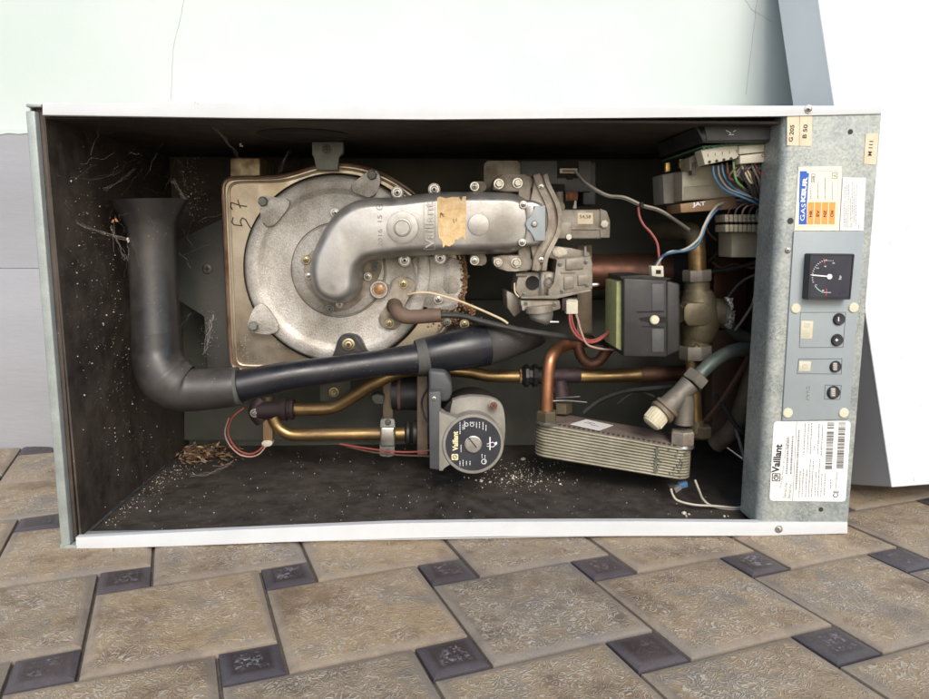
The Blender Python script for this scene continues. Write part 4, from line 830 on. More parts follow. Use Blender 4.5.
# ---- diverter valve with its black actuator
m = MB(); m.use('blackmat')
m.pp([(623.5, 278), (667.5, 280), (667.5, 357.5), (623.5, 357)], .085, .075, .0022, 3); m.pp([(666, 280), (680.5, 284), (680.5, 351), (666, 357.3)], .093, .06, .003, 3)
act = m.build('valve_actuator', None, boiler)
m = MB(); m.use('greenstrip').pp([(616.5, 282), (623.6, 280), (623.6, 352), (616, 348)], .096, .055, .001); m.build('side_strip', None, act)
m = MB(); m.use('blackmat').pp([(620, 275.8), (644, 275), (672, 278.5), (667, 281), (622, 279.6)], .088, .06, .001); m.build('actuator_lid', None, act)
m = MB(); m.use('foam_shade').pp([(639, 318), (652, 316.5), (666, 317), (666, 322.5), (652, 323), (641, 320.6)], .0842, .002); stroke(m, [(637, 312), (664, 311.6)], .085, 1.0, .0008); stroke(m, [(642, 326.4), (664, 327)], .085, 1.0, .0008)
m.use('slate').pp([(652, 284), (664, 284), (664, 311), (652, 311)], .0843, .0012, .0004); m.pp([(652, 329), (664, 329), (664, 352), (652, 352)], .0843, .0012, .0004); m.build('actuator_slot', None, act)
m = MB(); m.use('capdot').disc(654, 319.8, .0845, [(4.6, 0), (4.6, .003), (3.6, .0045), (.01, .0048)], 18); m.build('lever_pin', None, act)
m = MB(); m.use('cream').pp([(651.5, 266), (663.5, 266), (664, 277), (652, 277)], .10, .012, .0007); m.use('foam_shade').pbox(656, 270, 661, 274, .0996, .001, 0); m.build('actuator_connector', None, act)
wire(act, [(660, 267, .106), (658.8, 255, .106), (657, 243, .108), (651, 233, .11), (644, 225.5, .112), (639.6, 217, .115), (638.2, 207.5, .12)], 1.25, 'wred')
wire(act, [(655, 267, .105), (660, 259, .1), (666, 254.4, .095), (676, 252, .09), (686, 250.5, .088), (696, 246, .086), (702, 236, .085), (706, 225, .085), (713, 214, .087), (724, 205, .09), (741, 202.5, .095), (760, 206, .10), (778, 213, .11)], 1.5, 'wblue')
wire(act, [(656, 267, .103), (662, 257.4, .098), (670, 252, .093), (680, 251, .09), (690, 246.5, .086), (699, 238, .084), (704, 226, .083), (711, 213, .085), (720, 204, .088), (734, 200.4, .093), (748, 202, .097), (762, 207, .10), (778, 216, .112)], 1.2, 'wwhite')
m = MB(); m.use('oldbrass')
m.ptube([(697, 271, .14, 12.5), (697, 281, .14, 12.5)], 13, 6, 1); m.ptube([(697, 280, .14, 12), (697, 290, .14, 12.5), (697, 292, .14, 13.5), (698, 300, .14, 17), (699, 313, .14, 19.5), (699, 326, .14, 19), (697, 337, .14, 16), (696, 341, .14, 13.8), (696, 345, .14, 13.8), (696, 346, .14, 15.5), (695.5, 358, .14, 15.5)], 14, 24, 3)
m.ptube([(706, 313, .14, 15), (716, 313, .14, 14.5), (722, 314, .14, 14)], 14, 24, 1); m.ptube([(686, 314, .13, 9), (678, 314, .125, 9)], 9, 16, 1)
dv = m.build('diverter_valve', None, boiler, 40)
m = MB(); m.use('valvegrey').ptube([(697, 270, .139, 14), (697, 271.5, .139, 14.6), (697, 279.5, .139, 14.6), (697, 281, .139, 14)], 14, 8, 1); m.build('valve_nut', None, dv)
m = MB(); m.use('valvegrey').ptube([(695.5, 345, .139, 15.5), (695.5, 346.5, .139, 16.4), (695.5, 357, .139, 16.4), (695.5, 358.5, .139, 15.5)], 15, 8, 1); m.build('valve_nut', None, dv)
m = MB(); m.use('oldbrass').pp([(688, 303), (706, 303), (712, 308), (712, 321), (706, 326), (688, 326), (684, 320), (684, 308)], .1135, .02, .002, 2); m.build('valve_boss', None, dv)
m = MB(); m.use('verdigris').ptube([(721, 313, .14, 14.5), (726, 313.5, .14, 14.3)], 14, 28, 1)
m.use('foil'); 
for i in range(60):
    a = math.radians(-100+200*i/60+random.uniform(-3, 3)); x, y = 726.5+math.cos(a)*3.5+random.uniform(-1, 2.5), 313.5-math.sin(a)*14*random.uniform(.85, 1.02)
    m.pp([(x+random.uniform(-2, 0), y+random.uniform(-2, 2)), (x+random.uniform(1, 4), y+random.uniform(-2.5, 0)), (x+random.uniform(0, 3), y+random.uniform(0, 3))], .118+random.uniform(0, .012), .002)
m.build('torn_foil_ring', None, dv)
m = MB(); m.use('brass').ptube([(697.5, 272, .14, 8.6), (697, 255, .14, 8.6), (696, 243, .14, 8.6)], 8.6, 20, 3); m.use('oldbrass').ptube([(696, 244, .14, 9.5), (694.5, 236, .141, 9.6), (688, 230.5, .15, 9.6), (674, 229.5, .175, 9.6), (655, 231, .21, 9.6)], 9.6, 20, 6); m.build('upper_pipe', None, dv)
m = MB(); m.use('brass').ptube([(692, 358, .14), (693, 372, .14), (696, 430, .145)], 6.4, 20, 1); m.use('oldbrass').ptube([(695.8, 420, .145, 8), (696, 432, .145, 8)], 8, 16, 1); m.build('lower_pipe', None, dv)
# angled safety valve with green pipe
m = MB(); m.use('verdigris').ptube([(785, 352, .16), (766, 351.6, .15), (748, 349.6, .135), (737, 350, .125), (726, 354, .118), (714, 361, .112), (703, 371, .107), (693, 381, .102)], 6.8, 22, 6); m.build('green_pipe', None, boiler)
m = MB(); m.use('verdigris').ptube([(775, 343, .23), (755, 340, .23), (738, 334, .23), (728, 325, .23)], 6.4, 18, 5); m.build('green_pipe', None, boiler, label='darker green pipe further back')
m = MB(); m.use('valvegrey')
a_, b_ = P(699, 375, .1035), P(688, 387.5, .1005); k = S(690, 380, .1)
m.lathe(a_, b_-a_, [(11.5*k, 0), (12.6*k, .001), (12.6*k, .0125), (11.5*k, .014)], 6); m.ptube([(690, 384, .101, 10.5), (680, 394, .10, 9.5), (672, 402, .099, 10.5), (665, 409, .098, 11.5)], 10, 22, 4)
m.ptube([(682, 392, .1, 9), (684.5, 404, .1, 9), (683.5, 424, .1, 9)], 9, 20, 4)
sv = m.build('safety_valve', None, boiler, 40)
m = MB(); m.use('bracket_rust').ptube([(668.5, 405.5, .098, 12.5), (666.5, 407.6, .098, 13.2), (665.5, 408.6, .098, 12), (664.5, 409.6, .098, 12), (663.5, 410.6, .098, 13.4), (660.5, 413.2, .097, 13)], 12, 28, 1); m.build('bronze_ring', None, sv)
m = MB(); m.use('creamcap'); a_, b_ = P(660.5, 412.5, .097), P(650.5, 424.5, .094); d = (b_-a_).normalized(); LL = (b_-a_).length; k = S(655, 418, .095)
m.lathe(a_, d, [(9*k, -.002), (10.3*k, .001), (10*k, LL*.75), (9.3*k, LL*.95), (7*k, LL*1.05), (.001, LL*1.06)], 28)
u = d.orthogonal().normalized(); w_ = d.cross(u)
for i in range(22):
    an = 2*math.pi*i/22; rr_ = 10.2*k; c = a_+(u*math.cos(an)+w_*math.sin(an))*rr_; m.tube([c+d*.001, c+d*LL*.8], .0006, 6, 1)
m.build('ribbed_cap', None, sv)

# ---- right interior: dark panels, boxes, terminals
m = MB(); m.use('rust').pbox(706, 256, 716, 350, .30, .03, .001); m.build('rear_strut', 'browncopper', boiler)
m = MB(); m.use('browncopper').pbox(714, 256, 747, 326, .26, .04, .002); m.build('rear_duct', 'browncopper', boiler)
m = MB(); m.use('boot').pbox(712, 330, 765, 438, .27, .03, .003); m.build('rear_lagging', None, boiler)
m = MB(); m.use('bracket_rust').ptube([(715, 445, .25), (735, 425, .23), (750, 385, .21), (765, 330, .2), (775, 290, .2)], 9, 16, 6); m.build('lagged_hose', None, boiler)
m = MB(); m.use('wblack').ptube([(700, 273, .2), (718, 271, .19), (738, 267.5, .17), (760, 261, .15), (778, 257, .14)], 2.4, 10, 5); m.ptube([(708, 262, .19), (720, 251, .18), (733, 244, .17)], 1.5, 8, 4); m.build('black_hose', None, boiler)
m = MB(); m.use('beige').pbox(731.5, 232, 776, 257.5, .105, .04, .0015); rb = m.build('relay_box', 'greybox', boiler)
m = MB(); m.use('cream').pbox(768, 212, 779, 233.5, .075, .03, .001)
for i in range(10):
    x = 725+i*4.5
    m.use('beige').pbox(x, 214.5, x+3.9, 222, .083, .03, .0008); m.pbox(x+.3, 224.6, x+4.2, 232, .083, .03, .0008); m.use('foam_shade').pbox(x+1.2, 222.4, x+3, 224.4, .084, .01, 0); m.use('steel').disc(x+2, 218.4, .083, [(1.0, 0), (.9, .0006)], 8)
m.build('terminal_strip', None, boiler)
for i, (k_, xx) in enumerate((('wred', 766), ('wpink', 769), ('wred', 772), ('wred', 764))): wire(boiler, [(xx+1, 232, .09), (xx, 240, .088), (xx-1, 248, .09), (xx+1, 257, .1)], 1.1, k_)
for pts, r_, k_ in (([(712, 262, .2), (722, 268, .19), (735, 264, .18), (752, 268, .16), (778, 262, .14)], 1.2, 'wbrown'), ([(726, 300, .2), (738, 285, .18), (752, 276, .15), (772, 272, .12)], 1.3, 'wgrey'), ([(735, 330, .2), (744, 318, .18), (752, 305, .15), (757, 292, .10), (770, 280, .08)], 1.3, 'wwhite'),
    ([(716, 395, .22), (726, 410, .2), (738, 428, .19), (752, 440, .16), (768, 452, .13)], 2.2, 'wblack'), ([(706, 420, .22), (722, 400, .21), (740, 372, .2), (752, 352, .18)], 3.0, 'wbrown'), ([(655, 397, .21), (640, 392, .22), (628, 396, .22), (618, 404, .22)], 1.2, 'wblack'),
    ([(757, 420, .1), (764, 430, .09), (768, 440, .08)], 1., 'wgrey'), ([(720, 206, .085), (712, 212, .09), (706, 222, .10), (708, 232, .12), (716, 240, .14)], 1.1, 'wbrown'), ([(430, 385, .13), (422, 400, .14), (424, 415, .14), (430, 425, .13)], 1.2, 'wblack')): wire(boiler, pts, r_, k_)
# wires dropping at the plate edge
for i in range(5): wire(boiler, [(774, 258+i*2, .06), (768-i, 266+i, .055), (766.5-i*1.2, 276+i, .055), (768-i, 286+i, .06), (774, 294+i, .07)], .9, 'wgrey' if i % 2 else 'wwhite')
wire(boiler, [(764, 286, .06), (760, 290, .065), (757, 294, .07), (754, 300, .08)], 1.6, 'wwhite')
for y in (402, 421): wire(boiler, [(768, y-5, .03), (762, y-4, .025), (759, y, .025), (761, y+4, .028), (768, y+6, .03)], .9, 'steel', 'spring_loop')

# ---- electronics box
m = MB(); m.use('blackmat')
def quadbox(mb, q, dy, th, bev=.001):   # q: four (px,py,depth)
    mb.prism([P(*a) for a in q], (0, dy, 0) if not isinstance(th, tuple) else th, bev)
m.prism([P(696, 119.5, .03), P(782, 119.5, .03), P(782, 142, .03), P(703, 142, .03)], (0, .012, 0), .001)
m.prism([P(696, 119.5, .031), P(703, 142, .031), P(660, 157.5, .15), P(657, 145, .15)], (.01, .003, .001), .0)
m.prism([P(696, 118.6, .03), P(783, 118.6, .03), P(783, 118.6, .20), P(657, 144, .16)], (0, 0, -.003))
ebox = m.build('electronics_box', None, boiler)
m = MB(); m.use('slate').pp([(704.5, 125.5), (779, 125.5), (779, 139.6), (707, 140.8)], .0285, .002, .0006); m.use('darksteel').pbox(697, 121, 783, 123.4, .026, .006, .0006); m.use('whiteink').pbox(697, 121, 702, 123.6, .0245, .003, .0003)
m.use('whiteink'); stroke(m, [(726, 130.5), (731, 133), (729, 135), (734, 134.5)], .0285, .6); stroke(m, [(733, 132), (736, 130.5)], .0285, .5); m.build('box_lid', None, ebox)
m = MB(); m.use('pcb').prism([P(661.5, 160.5, .15), P(702.4, 146, .045), P(781, 141.6, .038), P(781, 141.6, .15)], (0, 0, -.0018)); m.build('circuit_board', None, ebox)
m = MB(); m.use('cream').pp([(701, 150), (738, 143.5), (739, 158), (705, 165)], .045, .02, .0008)
for i in range(5):
    x = 709.5+i*7.2; y = 162-i*1.05
    m.use('ink').disc(x, y, .0448, [(1.5, 0), (1.4, .0006)], 10)
    stroke(m.use('ink'), [(x-1.5, y-5), (x-1.5, y-8)], .0448, .5)
m.use('pcb')
for i in range(8): m.pp([(703+i*4.4, 147.3-i*.75), (705.5+i*4.4, 146.8-i*.75), (705.5+i*4.4, 149.8-i*.75), (703+i*4.4, 150.2-i*.75)], .044, .004)
m.build('screw_terminals', None, ebox)
m = MB(); m.use('cream').pp([(739, 146), (783, 142.5), (783, 150), (739, 154.6)], .0425, .02, .0008); m.pp([(740, 155.6), (783, 150.8), (783, 160.6), (740, 164)], .040, .02, .0008); m.use('red'); text(m, 'OMA', 767, 155.2, .0398, 3.6, 6, 11, .0002, .03); m.build('edge_connector', None, ebox)
m = MB(); m.use('stained').pp([(682, 172), (705, 166), (743, 163), (743, 197), (682, 201)], .09, .05, .0012); m.use('beige').pp([(684, 187), (742, 183), (742, 196), (684, 200)], .089, .03, .001); m.build('transformer_cover', None, ebox)
m = MB(); m.use('greybox').pp([(662.5, 174.5), (683, 171), (683, 203), (664, 204)], .12, .04, .0012); m.build('side_module', None, ebox)
m = MB(); m.use('gold')
for x, y in ((668, 167), (682.3, 163.2)): m.pp([(x-2.3, y-4), (x+2.3, y-4.8), (x+2.3, y+4.2), (x-2.3, y+5)], .105, .006, .0005)
m.use('beige').pp([(689, 158), (701, 152), (701, 168), (690, 171)], .075, .03, .0008); m.use('darksteel').pp([(692, 163), (696, 161.5), (696, 175), (692, 175)], .074, .01); m.build('contact_pin', None, ebox)
m = MB(); m.use('trafo').pp([(680, 204), (735, 196.5), (738, 206), (736, 209), (681, 213)], .088, .05, .0012); m.use('whiteink'); text(m, 'JAT', 699, 204.6, .0878, 5, 6, 13, .0002, .03); m.build('transformer_core', None, ebox)
# the loom of coloured wires
loom = [('wblue', 713, 169, 771, 214), ('wgrey', 718, 168.5, 774, 210), ('wblue', 722, 167, 775, 215), ('wbrown', 727, 166, 772, 216), ('wgreen', 733.5, 165.5, 746, 196), ('wwhite', 740, 164, 752, 190), ('wcream', 743, 163.6, 754, 194), ('worange', 746.5, 163.3, 757, 198), ('wgrey', 750, 163, 759, 196), ('wred', 753.5, 162.8, 762, 199), ('wblue', 757, 162.6, 764, 200), ('wgrey', 761, 162.5, 766, 202), ('wbrown', 765, 162, 761, 200), ('wgrey', 769, 161.5, 765, 204), ('wblack', 773, 161, 768, 204), ('wpink', 745, 163.5, 756, 203), ('wgrey', 776, 161, 770, 206)]
loom2 = []
for q_ in loom[4:]:
    loom2.append((random.choice(['wgrey', 'wbrown', 'wblack', 'wpink', 'wblue', 'wgrey']), q_[1]+random.uniform(1, 3), q_[2], q_[3]+random.uniform(-4, 4), q_[4]+random.uniform(2, 9)))
for i, (k_, x0, y0, x1, y1) in enumerate(loom+loom2):
    d0 = .05+.002*(i % 4); bend = random.uniform(-3, 3)
    if i < 4: pts = [(x0, y0-3, d0+.002), (x0+2, y0+9, d0), (x0+12, y0+21, d0+.003), ((x0+x1)/2+8, (y0+y1)/2+9, d0+.006), (x1, y1-3, d0+.02), (x1+9, y1+2, d0+.04)]
    elif i == 4: pts = [(x0, y0-3, d0), (x0+1, y0+8, d0-.002), (x0+4, y0+17, d0), (x1, y1-6, d0+.01), (x1+8, y1+3, d0+.03), (x1+22, y1+8, d0+.05)]
    elif i < 12: pts = [(x0, y0-3, d0), (x0+3+bend*.3, y0+6, d0-.004), (x0+8+bend, y0+18, d0-.002), (x1+1, y1-6, d0+.004), (x1+5, y1+6, d0+.02), (x1+14, y1+13, d0+.04)]
    else: pts = [(x0+7, y0-2, d0), (x0-1, y0+4, d0-.004), (x0-8+bend, y0+12, d0-.002), (x1-6, y1-18, d0+.002), (x1-2, y1-4, d0+.012), (x1+8, y1+5, d0+.03)]
    wire(boiler, pts, 1.15, k_)
for i in range(5): wire(boiler, [(728+i*7, 215, .085), (730+i*7, 209, .08), (738+i*6, 204+i*.5, .08), (752+i*4, 205+i*.6, .085), (775, 209+i, .09)], .9, ('wbrown', 'wgrey', 'wpink', 'wbrown', 'wgrey')[i])
wire(boiler, [(778, 174, .06), (773, 182, .055), (771, 190, .055), (774, 198, .06)], 1., 'wgrey')
wire(boiler, [(760, 185, .05), (766, 182, .048), (774, 178, .05), (780, 172, .06)], .8, 'wbrown')

# ---- galvanised mounting plate with rounded left bend
m = MB(); m.use('galv'); vs_ = []; fs_ = []
ZN = 14
for i in range(ZN+1):
    t = i/ZN; yy = 112.5+(525.5-112.5)*t
    xl = 784.5+(757.5-784.5)*t; xr = 881.5+(847.3-881.5)*t
    pl, pr = P(xl, yy, 0), P(xr, yy+(0.6 if i == 0 else 0), 0)
    R_ = .010; cs = [(-.0002, .045)]+[(R_*(1-math.cos(math.radians(a))), R_*(1-math.sin(math.radians(a)))) for a in range(0, 91, 15)]
    ring = [(pl.x+u, v, pl.z) for u, v in cs]+[(pr.x, 0, pr.z), (pr.x, .02, pr.z), (pr.x-.0015, .02, pr.z), (pr.x-.0015, .0015, pr.z)]
    ring += [(pl.x+u*.85+.0015, v+.0015, pl.z) for u, v in reversed(cs)]
    vs_ += ring; NR = len(ring)
for i in range(ZN):
    for j in range(NR): fs_.append((i*NR+j, i*NR+(j+1) % NR, (i+1)*NR+(j+1) % NR, (i+1)*NR+j))
fs_.append(tuple(range(NR))); fs_.append(tuple(ZN*NR+j for j in range(NR))); m.add(vs_, fs_)
plate = m.build('mounting_plate', None, boiler, 30)
m = MB(); m.use('ink')
for x, y, r in ((850.3, 131.9, 2.5), (790.4, 221, 3.1), (820.9, 509.3, 2.3)): m.disc(x, y, -.0001, [(r, 0), (r, .0003)], 20)
m.build('screw_hole', None, plate)
screw(plate, 787.8, 250.3, 0, 2.9, 'steel', False, .002)
screw(casing, 808.6, 109.4, -.002, 4.3, 'steel', True, .003, 'screw', False, 'hole'); screw(casing, 778.7, 529, -.002, 3.9, 'steel', True, .003)
def quad(mb, q, y, th=.0004): mb.pp(q, y, th)
def lab(name, q, mk, txt, tx, ty, h, ln):
    m = MB(); m.use(mk).pp(q, -.0006, .0005); m.use('ink'); text(m, txt, tx, ty, -.0006, h, 88, ln, .0002, .02); return m.build(name, None, plate)
lab('type_label', [(787.2, 114.6), (799.4, 114.8), (799, 146), (787, 145.6)], 'papert', 'G 205', 791.5, 133.5, 4.2, 16)
lab('type_label', [(799.9, 114.8), (812.2, 115), (811.6, 146.2), (799.5, 146)], 'papert', 'B 50', 805, 131.5, 4.2, 13)
lab('type_label', [(866, 133.8), (878.6, 133), (876, 165), (863.8, 164)], 'papert', 'M 111', 870.5, 148.5, 3.8, 14)

def greek(mb, x, y0, y1, y, w_=.6, slope=0., gap=.55, seed=None):
    """one line of unreadably small print running up the label"""
    yy = y0
    while yy < y1:
        l = random.uniform(.7, 2.2); e = min(yy+l, y1); stroke(mb, [(x+slope*(yy-y0), yy), (x+slope*(e-y0), e)], y, w_*random.uniform(.7, 1.1), .0002); yy = e+random.uniform(.35, gap+.3)
# energy label
m = MB(); m.use('paper').pp([(798.5, 167), (842, 166.3), (839, 230.6), (794.3, 230.6)], -.0008, .0006); en = m.build('rating_sticker', None, plate)
m = MB(); m.use('blue').pp([(800, 171.2), (806.9, 171.2), (806.9, 173), (809, 173.2), (807, 201.7), (806.6, 224.5), (798.8, 224.5), (799.4, 202), (799, 202)], -.0010, .0003); m.use('whiteink'); text(m, 'GAS', 802.9, 212.3, -.0010, 4.4, 88.3, 16.5, .0002, 0.0); text(m, 'KEUR', 804.1, 189.6, -.0010, 4.6, 88.3, 24, .0002, .05); m.build('blue_band', None, en)
for i, s_ in enumerate(('HR', 'SV', 'NZ', 'CW')):
    x0 = 808.1+i*7.1; m = MB(); m.use('orange').pp([(x0, 202.2), (x0+6.2, 202.2), (x0+5.2, 224.4), (x0-1.0, 224.4)], -.0010, .0003); m.use('ink'); text(m, s_, x0+2.7, 213.6, -.0010, 2.9, 88, 6.6, .0002, .03); m.build('orange_box', None, en)
m = MB(); m.use('inkgrey')
for i, (a, b) in enumerate(((186, 200), (182, 199), (178, 200), (182, 200))): greek(m, 811+i*7.2, a, b, -.0008, .7, -.02)
m.use('inkgrey'); stroke(m, [(812, 174), (815, 174), (814.6, 182.5), (811.5, 182.5), (812, 174)], -.0008, .4); text(m, 'HR', 813.3, 178.4, -.0008, 2.2, 88, 5.5); stroke(m, [(832.5, 173), (837.5, 173), (837, 178.5), (832, 178.5), (832.5, 173)], -.0008, .4); text(m, 'A', 834.8, 175.7, -.0008, 2.6, 88)
m.use('inkfaint'); stroke(m, [(808, 171.3), (838.6, 171), (836.4, 226), (797, 226.3)], -.0008, .25); m.build('small_print', None, en)
m = MB(); m.use('paperw').pp([(843, 177.5), (865.8, 178), (863.6, 230.6), (839.8, 230.4)], -.0007, .0005)
m.use('inkgrey')
for i in range(8):
    greek(m, 845+i*1.95 - (0 if i else 0), (187, 182, 184, 197, 182, 181, 184, 224)[i], 227.5 if i < 6 else (226, 229)[i-6], -.0007, .55, -.022)
m.build('instruction_sticker', None, plate)

# control panel
m = MB(); m.use('panel').pp([(794, 231.4), (864, 231.4), (849.3, 419), (782.3, 421)], -.0022, .002, .0005); cpn = m.build('control_panel', None, boiler)
m = MB(); m.use('ink')
for q in ([(800.4, 312.5), (845.8, 312.3), (843, 347.3), (799.4, 347.6)], [(798.6, 359), (842, 358.8), (841.3, 374.1), (797.2, 373.6)], [(825.2, 385), (841.4, 385.5), (839.9, 399.4), (824.4, 399.2)]):
    stroke(m, q+[q[0]], -.0022, .45, .0001)
m.use('inkfaint'); text(m, 'PHR-C', 808, 393, -.0022, 3, 94, 13); m.use('inkgrey'); text(m, 'P/HR-C', 808, 393, -.0022, 3.4, 94, 14, .0003, .01)
m.build('panel_line', None, cpn)
for q in ([(801.4, 320.8), (813.4, 321.2), (812.2, 339), (800.6, 338.8)], [(799.4, 361.2), (811.2, 361.4), (810.4, 371.4), (798.8, 371.2)]):
    m = MB(); m.use('display').pp(q, -.0026, .001, .0003); m.use('inkfaint')
    cx_, cy_ = (q[0][0]+q[2][0])/2, (q[0][1]+q[2][1])/2; hh = q[2][1]-q[0][1]
    for s_ in ((-1, 1) if hh > 14 else (0,)): text(m, '8', cx_, cy_+s_*hh*.25, -.0026, 5.5 if hh > 14 else 5, 90, 5)
    m.build('display_window', None, cpn)
for x, y, r, k_ in ((838.7, 319.2, 5.5, 'minus'), (836.8, 340, 5.5, 'plus'), (835.2, 366.6, 5.3, 'm'), (833.2, 392.3, 6, 'm')):
    m = MB(); m.use('ink').disc(x, y, -.0021, [(r+.6, 0), (r+.6, .0004), (r+.3, .0006)], 28); m.use('gaugecase').disc(x, y, -.0024, [(r, 0), (r, .0022), (r*.9, .0030), (.01, .0028)], 28)
    m.use('whiteink'); yb = -.0053
    if k_ == 'minus': stroke(m, [(x, y-2.2), (x, y+2.2)], yb, .9)
    elif k_ == 'plus': stroke(m, [(x-1.5, y), (x+1.5, y)], yb, .9); stroke(m, [(x, y-1.5), (x, y+1.5)], yb, .9)
    else:
        m.use('greybox').pp(rrect(x-r*.42, y-r*.75, x+r*.42, y+r*.75, 1.2), yb-.0004, .0006, .0002); m.use('whiteink')
        for j in range(4): stroke(m, [(x-1.4, y-3+j*1.9), (x+1.4, y-2.6+j*1.9)], yb-.0004, .4)
    m.build('button', None, cpn)
for x, y in ((795.4, 308.3), (853.2, 307.6), (787.4, 412.7), (843.4, 412.7)):
    m = MB(); m.use('capdot').disc(x, y, -.002, [(4.9, 0), (4.9, .0012), (4.3, .0018), (.01, .0019)], 24); m.build('screw_cap', None, cpn)
# pressure gauge
m = MB(); m.use('gaugecase').pp([(810.4, 253.6), (855.2, 253.9), (851, 299.8), (807.6, 299.8)], -.014, .0125, .0014, 3)
gg = m.build('pressure_gauge', None, boiler)
m = MB(); m.use('gaugeblack').pp([(812.2, 256), (852.6, 256.2), (848.8, 297.4), (810, 297.4)], -.0142, .0006)
m.use('gaugecase')
for a, b in (((811.2, 254.8), (854, 255)), ((854, 255), (850, 298.8)), ((850, 298.8), (808.8, 298.8)), ((808.8, 298.8), (811.2, 254.8))): stroke(m, [a, b], -.0140, 1.2, .0010)
gx, gy = 829.3, 276.7
m.use('whiteink')
for i in range(22):
    a = math.radians(100+i*7.6); r0, r1 = 16.3, 17.5
    if i > 13: continue
    stroke(m, [(gx+math.cos(a)*r0, gy-math.sin(a)*r0), (gx+math.cos(a)*r1, gy-math.sin(a)*r1)], -.0142, .55)
for i in range(5): stroke(m, [(825+i*1.9, 260.5+i*.1), (825.9+i*1.9, 260.5+i*.1)], -.0142, .45)
for t_, x, y in (('2', 817.5, 268.2), ('1', 816, 285), ('0', 823, 290.5), ('3', 833.5, 263.3), ('4', 825.2, 266.5)): text(m, t_, x, y, -.0142, 2.2, 90, None, .0002)
text(m, 'bar', 840, 277.4, -.0142, 2.6, 90, 4, .0002)
m.use('greenink'); stroke(m, circ(gx, gy, 16.9, 10, 112, 148), -.0142, .8)
m.use('red'); stroke(m, [(823.6, 258.2), (825, 263.6)], -.0142, .9); stroke(m, [(826.8, 288.5), (825.8, 295.8)], -.0142, .9)
m.use('whiteink'); stroke(m, [(822, 292.4), (831, 292.5)], -.0142, .4)
stroke(m, [(810.8, 274.9), (820, 275.6)], -.0146, .8, .0004); stroke(m, [(812.5, 275.1), (829, 276.6)], -.0147, 1.25, .0004); m.build('gauge_dial', None, gg)
m = MB(); m.use('whiteink').disc(gx, gy, -.0146, [(2.6, 0), (2.6, .0008), (1.4, .001), (1.3, .0006), (.01, .0006)], 20); m.build('needle_hub', None, gg)

# rating plate sticker, lower right
q = [(773.8, 421.6), (850.8, 420.9), (845.6, 501.6), (769.4, 500.6)]
cx_, cy_ = 810, 461; 
def rq(q, r):
    o = []
    for i in range(4):
        a, b, c = q[i-1], q[i], q[(i+1) % 4]
        d1 = math.dist(a, b); d2 = math.dist(b, c); p1 = (b[0]+(a[0]-b[0])*r/d1, b[1]+(a[1]-b[1])*r/d1); p2 = (b[0]+(c[0]-b[0])*r/d2, b[1]+(c[1]-b[1])*r/d2)
        for t in (0, .25, .5, .75, 1): o.append(((1-t)**2*p1[0]+2*t*(1-t)*b[0]+t*t*p2[0], (1-t)**2*p1[1]+2*t*(1-t)*b[1]+t*t*p2[1]))
    return o
m = MB(); m.use('paperw').pp(rq(q, 4), -.0008, .0006); rp = m.build('rating_plate', None, plate)
Y = -.0008; SL = -.052
def X(c, yy): return c + SL*(yy-421)          # column position leaning with the sticker
m = MB(); m.use('ink'); text(m, 'Vaillant', X(778.9, 458), 458.5, Y, 7.6, 87, 29, .0002, .035)
a_ = [(X(775.3, 474), 473.6), (X(783, 474), 473.8), (X(783, 480), 481), (X(775.3, 480), 480.8)]
stroke(m, a_+[a_[0]], Y, .8); ring_line(m, X(779.1, 477), 477.3, 2.4, Y, .8, .0002, 14); stroke(m, [(X(777.5, 477), 478.6), (X(779, 477), 475.6), (X(780.5, 477), 477.6)], Y, .7); m.build('plate_logo', None, rp)
m = MB(); m.use('inkgrey')
text(m, 'Thermo Compact', X(786, 460), 463, Y, 2.4, 87, 52, .0002); text(m, 'Serial-Nr.', X(789, 490), 489.5, Y, 2.8, 87, 17, .0002); text(m, 'Serial-Nr.', X(793.3, 490), 490.5, Y, 2.6, 87, 16, .0002)
for c, a, b, w_ in ((789.4, 437, 474, 1.6), (793.6, 436, 474, 1.8), (799.6, 430, 490, 1.5)): greek(m, X(c, a), a, b, Y, w_, SL, .3)
stroke(m, [(X(799, 421)-2.2, 422), (X(799, 500)-2.2, 500.8)], Y, .35)
for c, a, b in ((803, 471, 497), (806, 469, 497), (809.5, 469, 497), (812.5, 459, 497), (815.5, 461, 497), (818.8, 472, 497), (821.8, 459, 497), (824.8, 474, 497), (828, 474, 496), (805.5, 423, 455), (809, 424, 453), (812, 423, 454), (815.5, 446, 450), (819.5, 424, 454), (823, 425, 456)): greek(m, X(c, a), a, b, Y, .95, SL, .6)
greek(m, X(834, 480), 479, 489, Y, .9, SL); greek(m, X(839.6, 472), 472, 489, Y, .9, SL)
m.use('ink'); text(m, 'CE', X(839.5, 494), 494, Y, 5, 87, 7, .0002, .01); m.build('small_print', None, rp)
m = MB(); m.use('ink')
for c, a, b in ((831, 422.5, 468.5), (842.3, 422.5, 468.5)):
    yy = a
    while yy < b:
        l = random.choice((.35, .35, .7, 1.05)); g = random.choice((.4, .4, .8)); x = X(c, yy); m.pp([(x-3.4, yy), (x+3.4, yy), (x+3.4, yy+l), (x-3.4, yy+l)], Y-.0002, .0002); yy += l+g
        if c < 835 and 428.5 < yy < 431.5: yy = 431.5
m.build('barcode', None, rp)

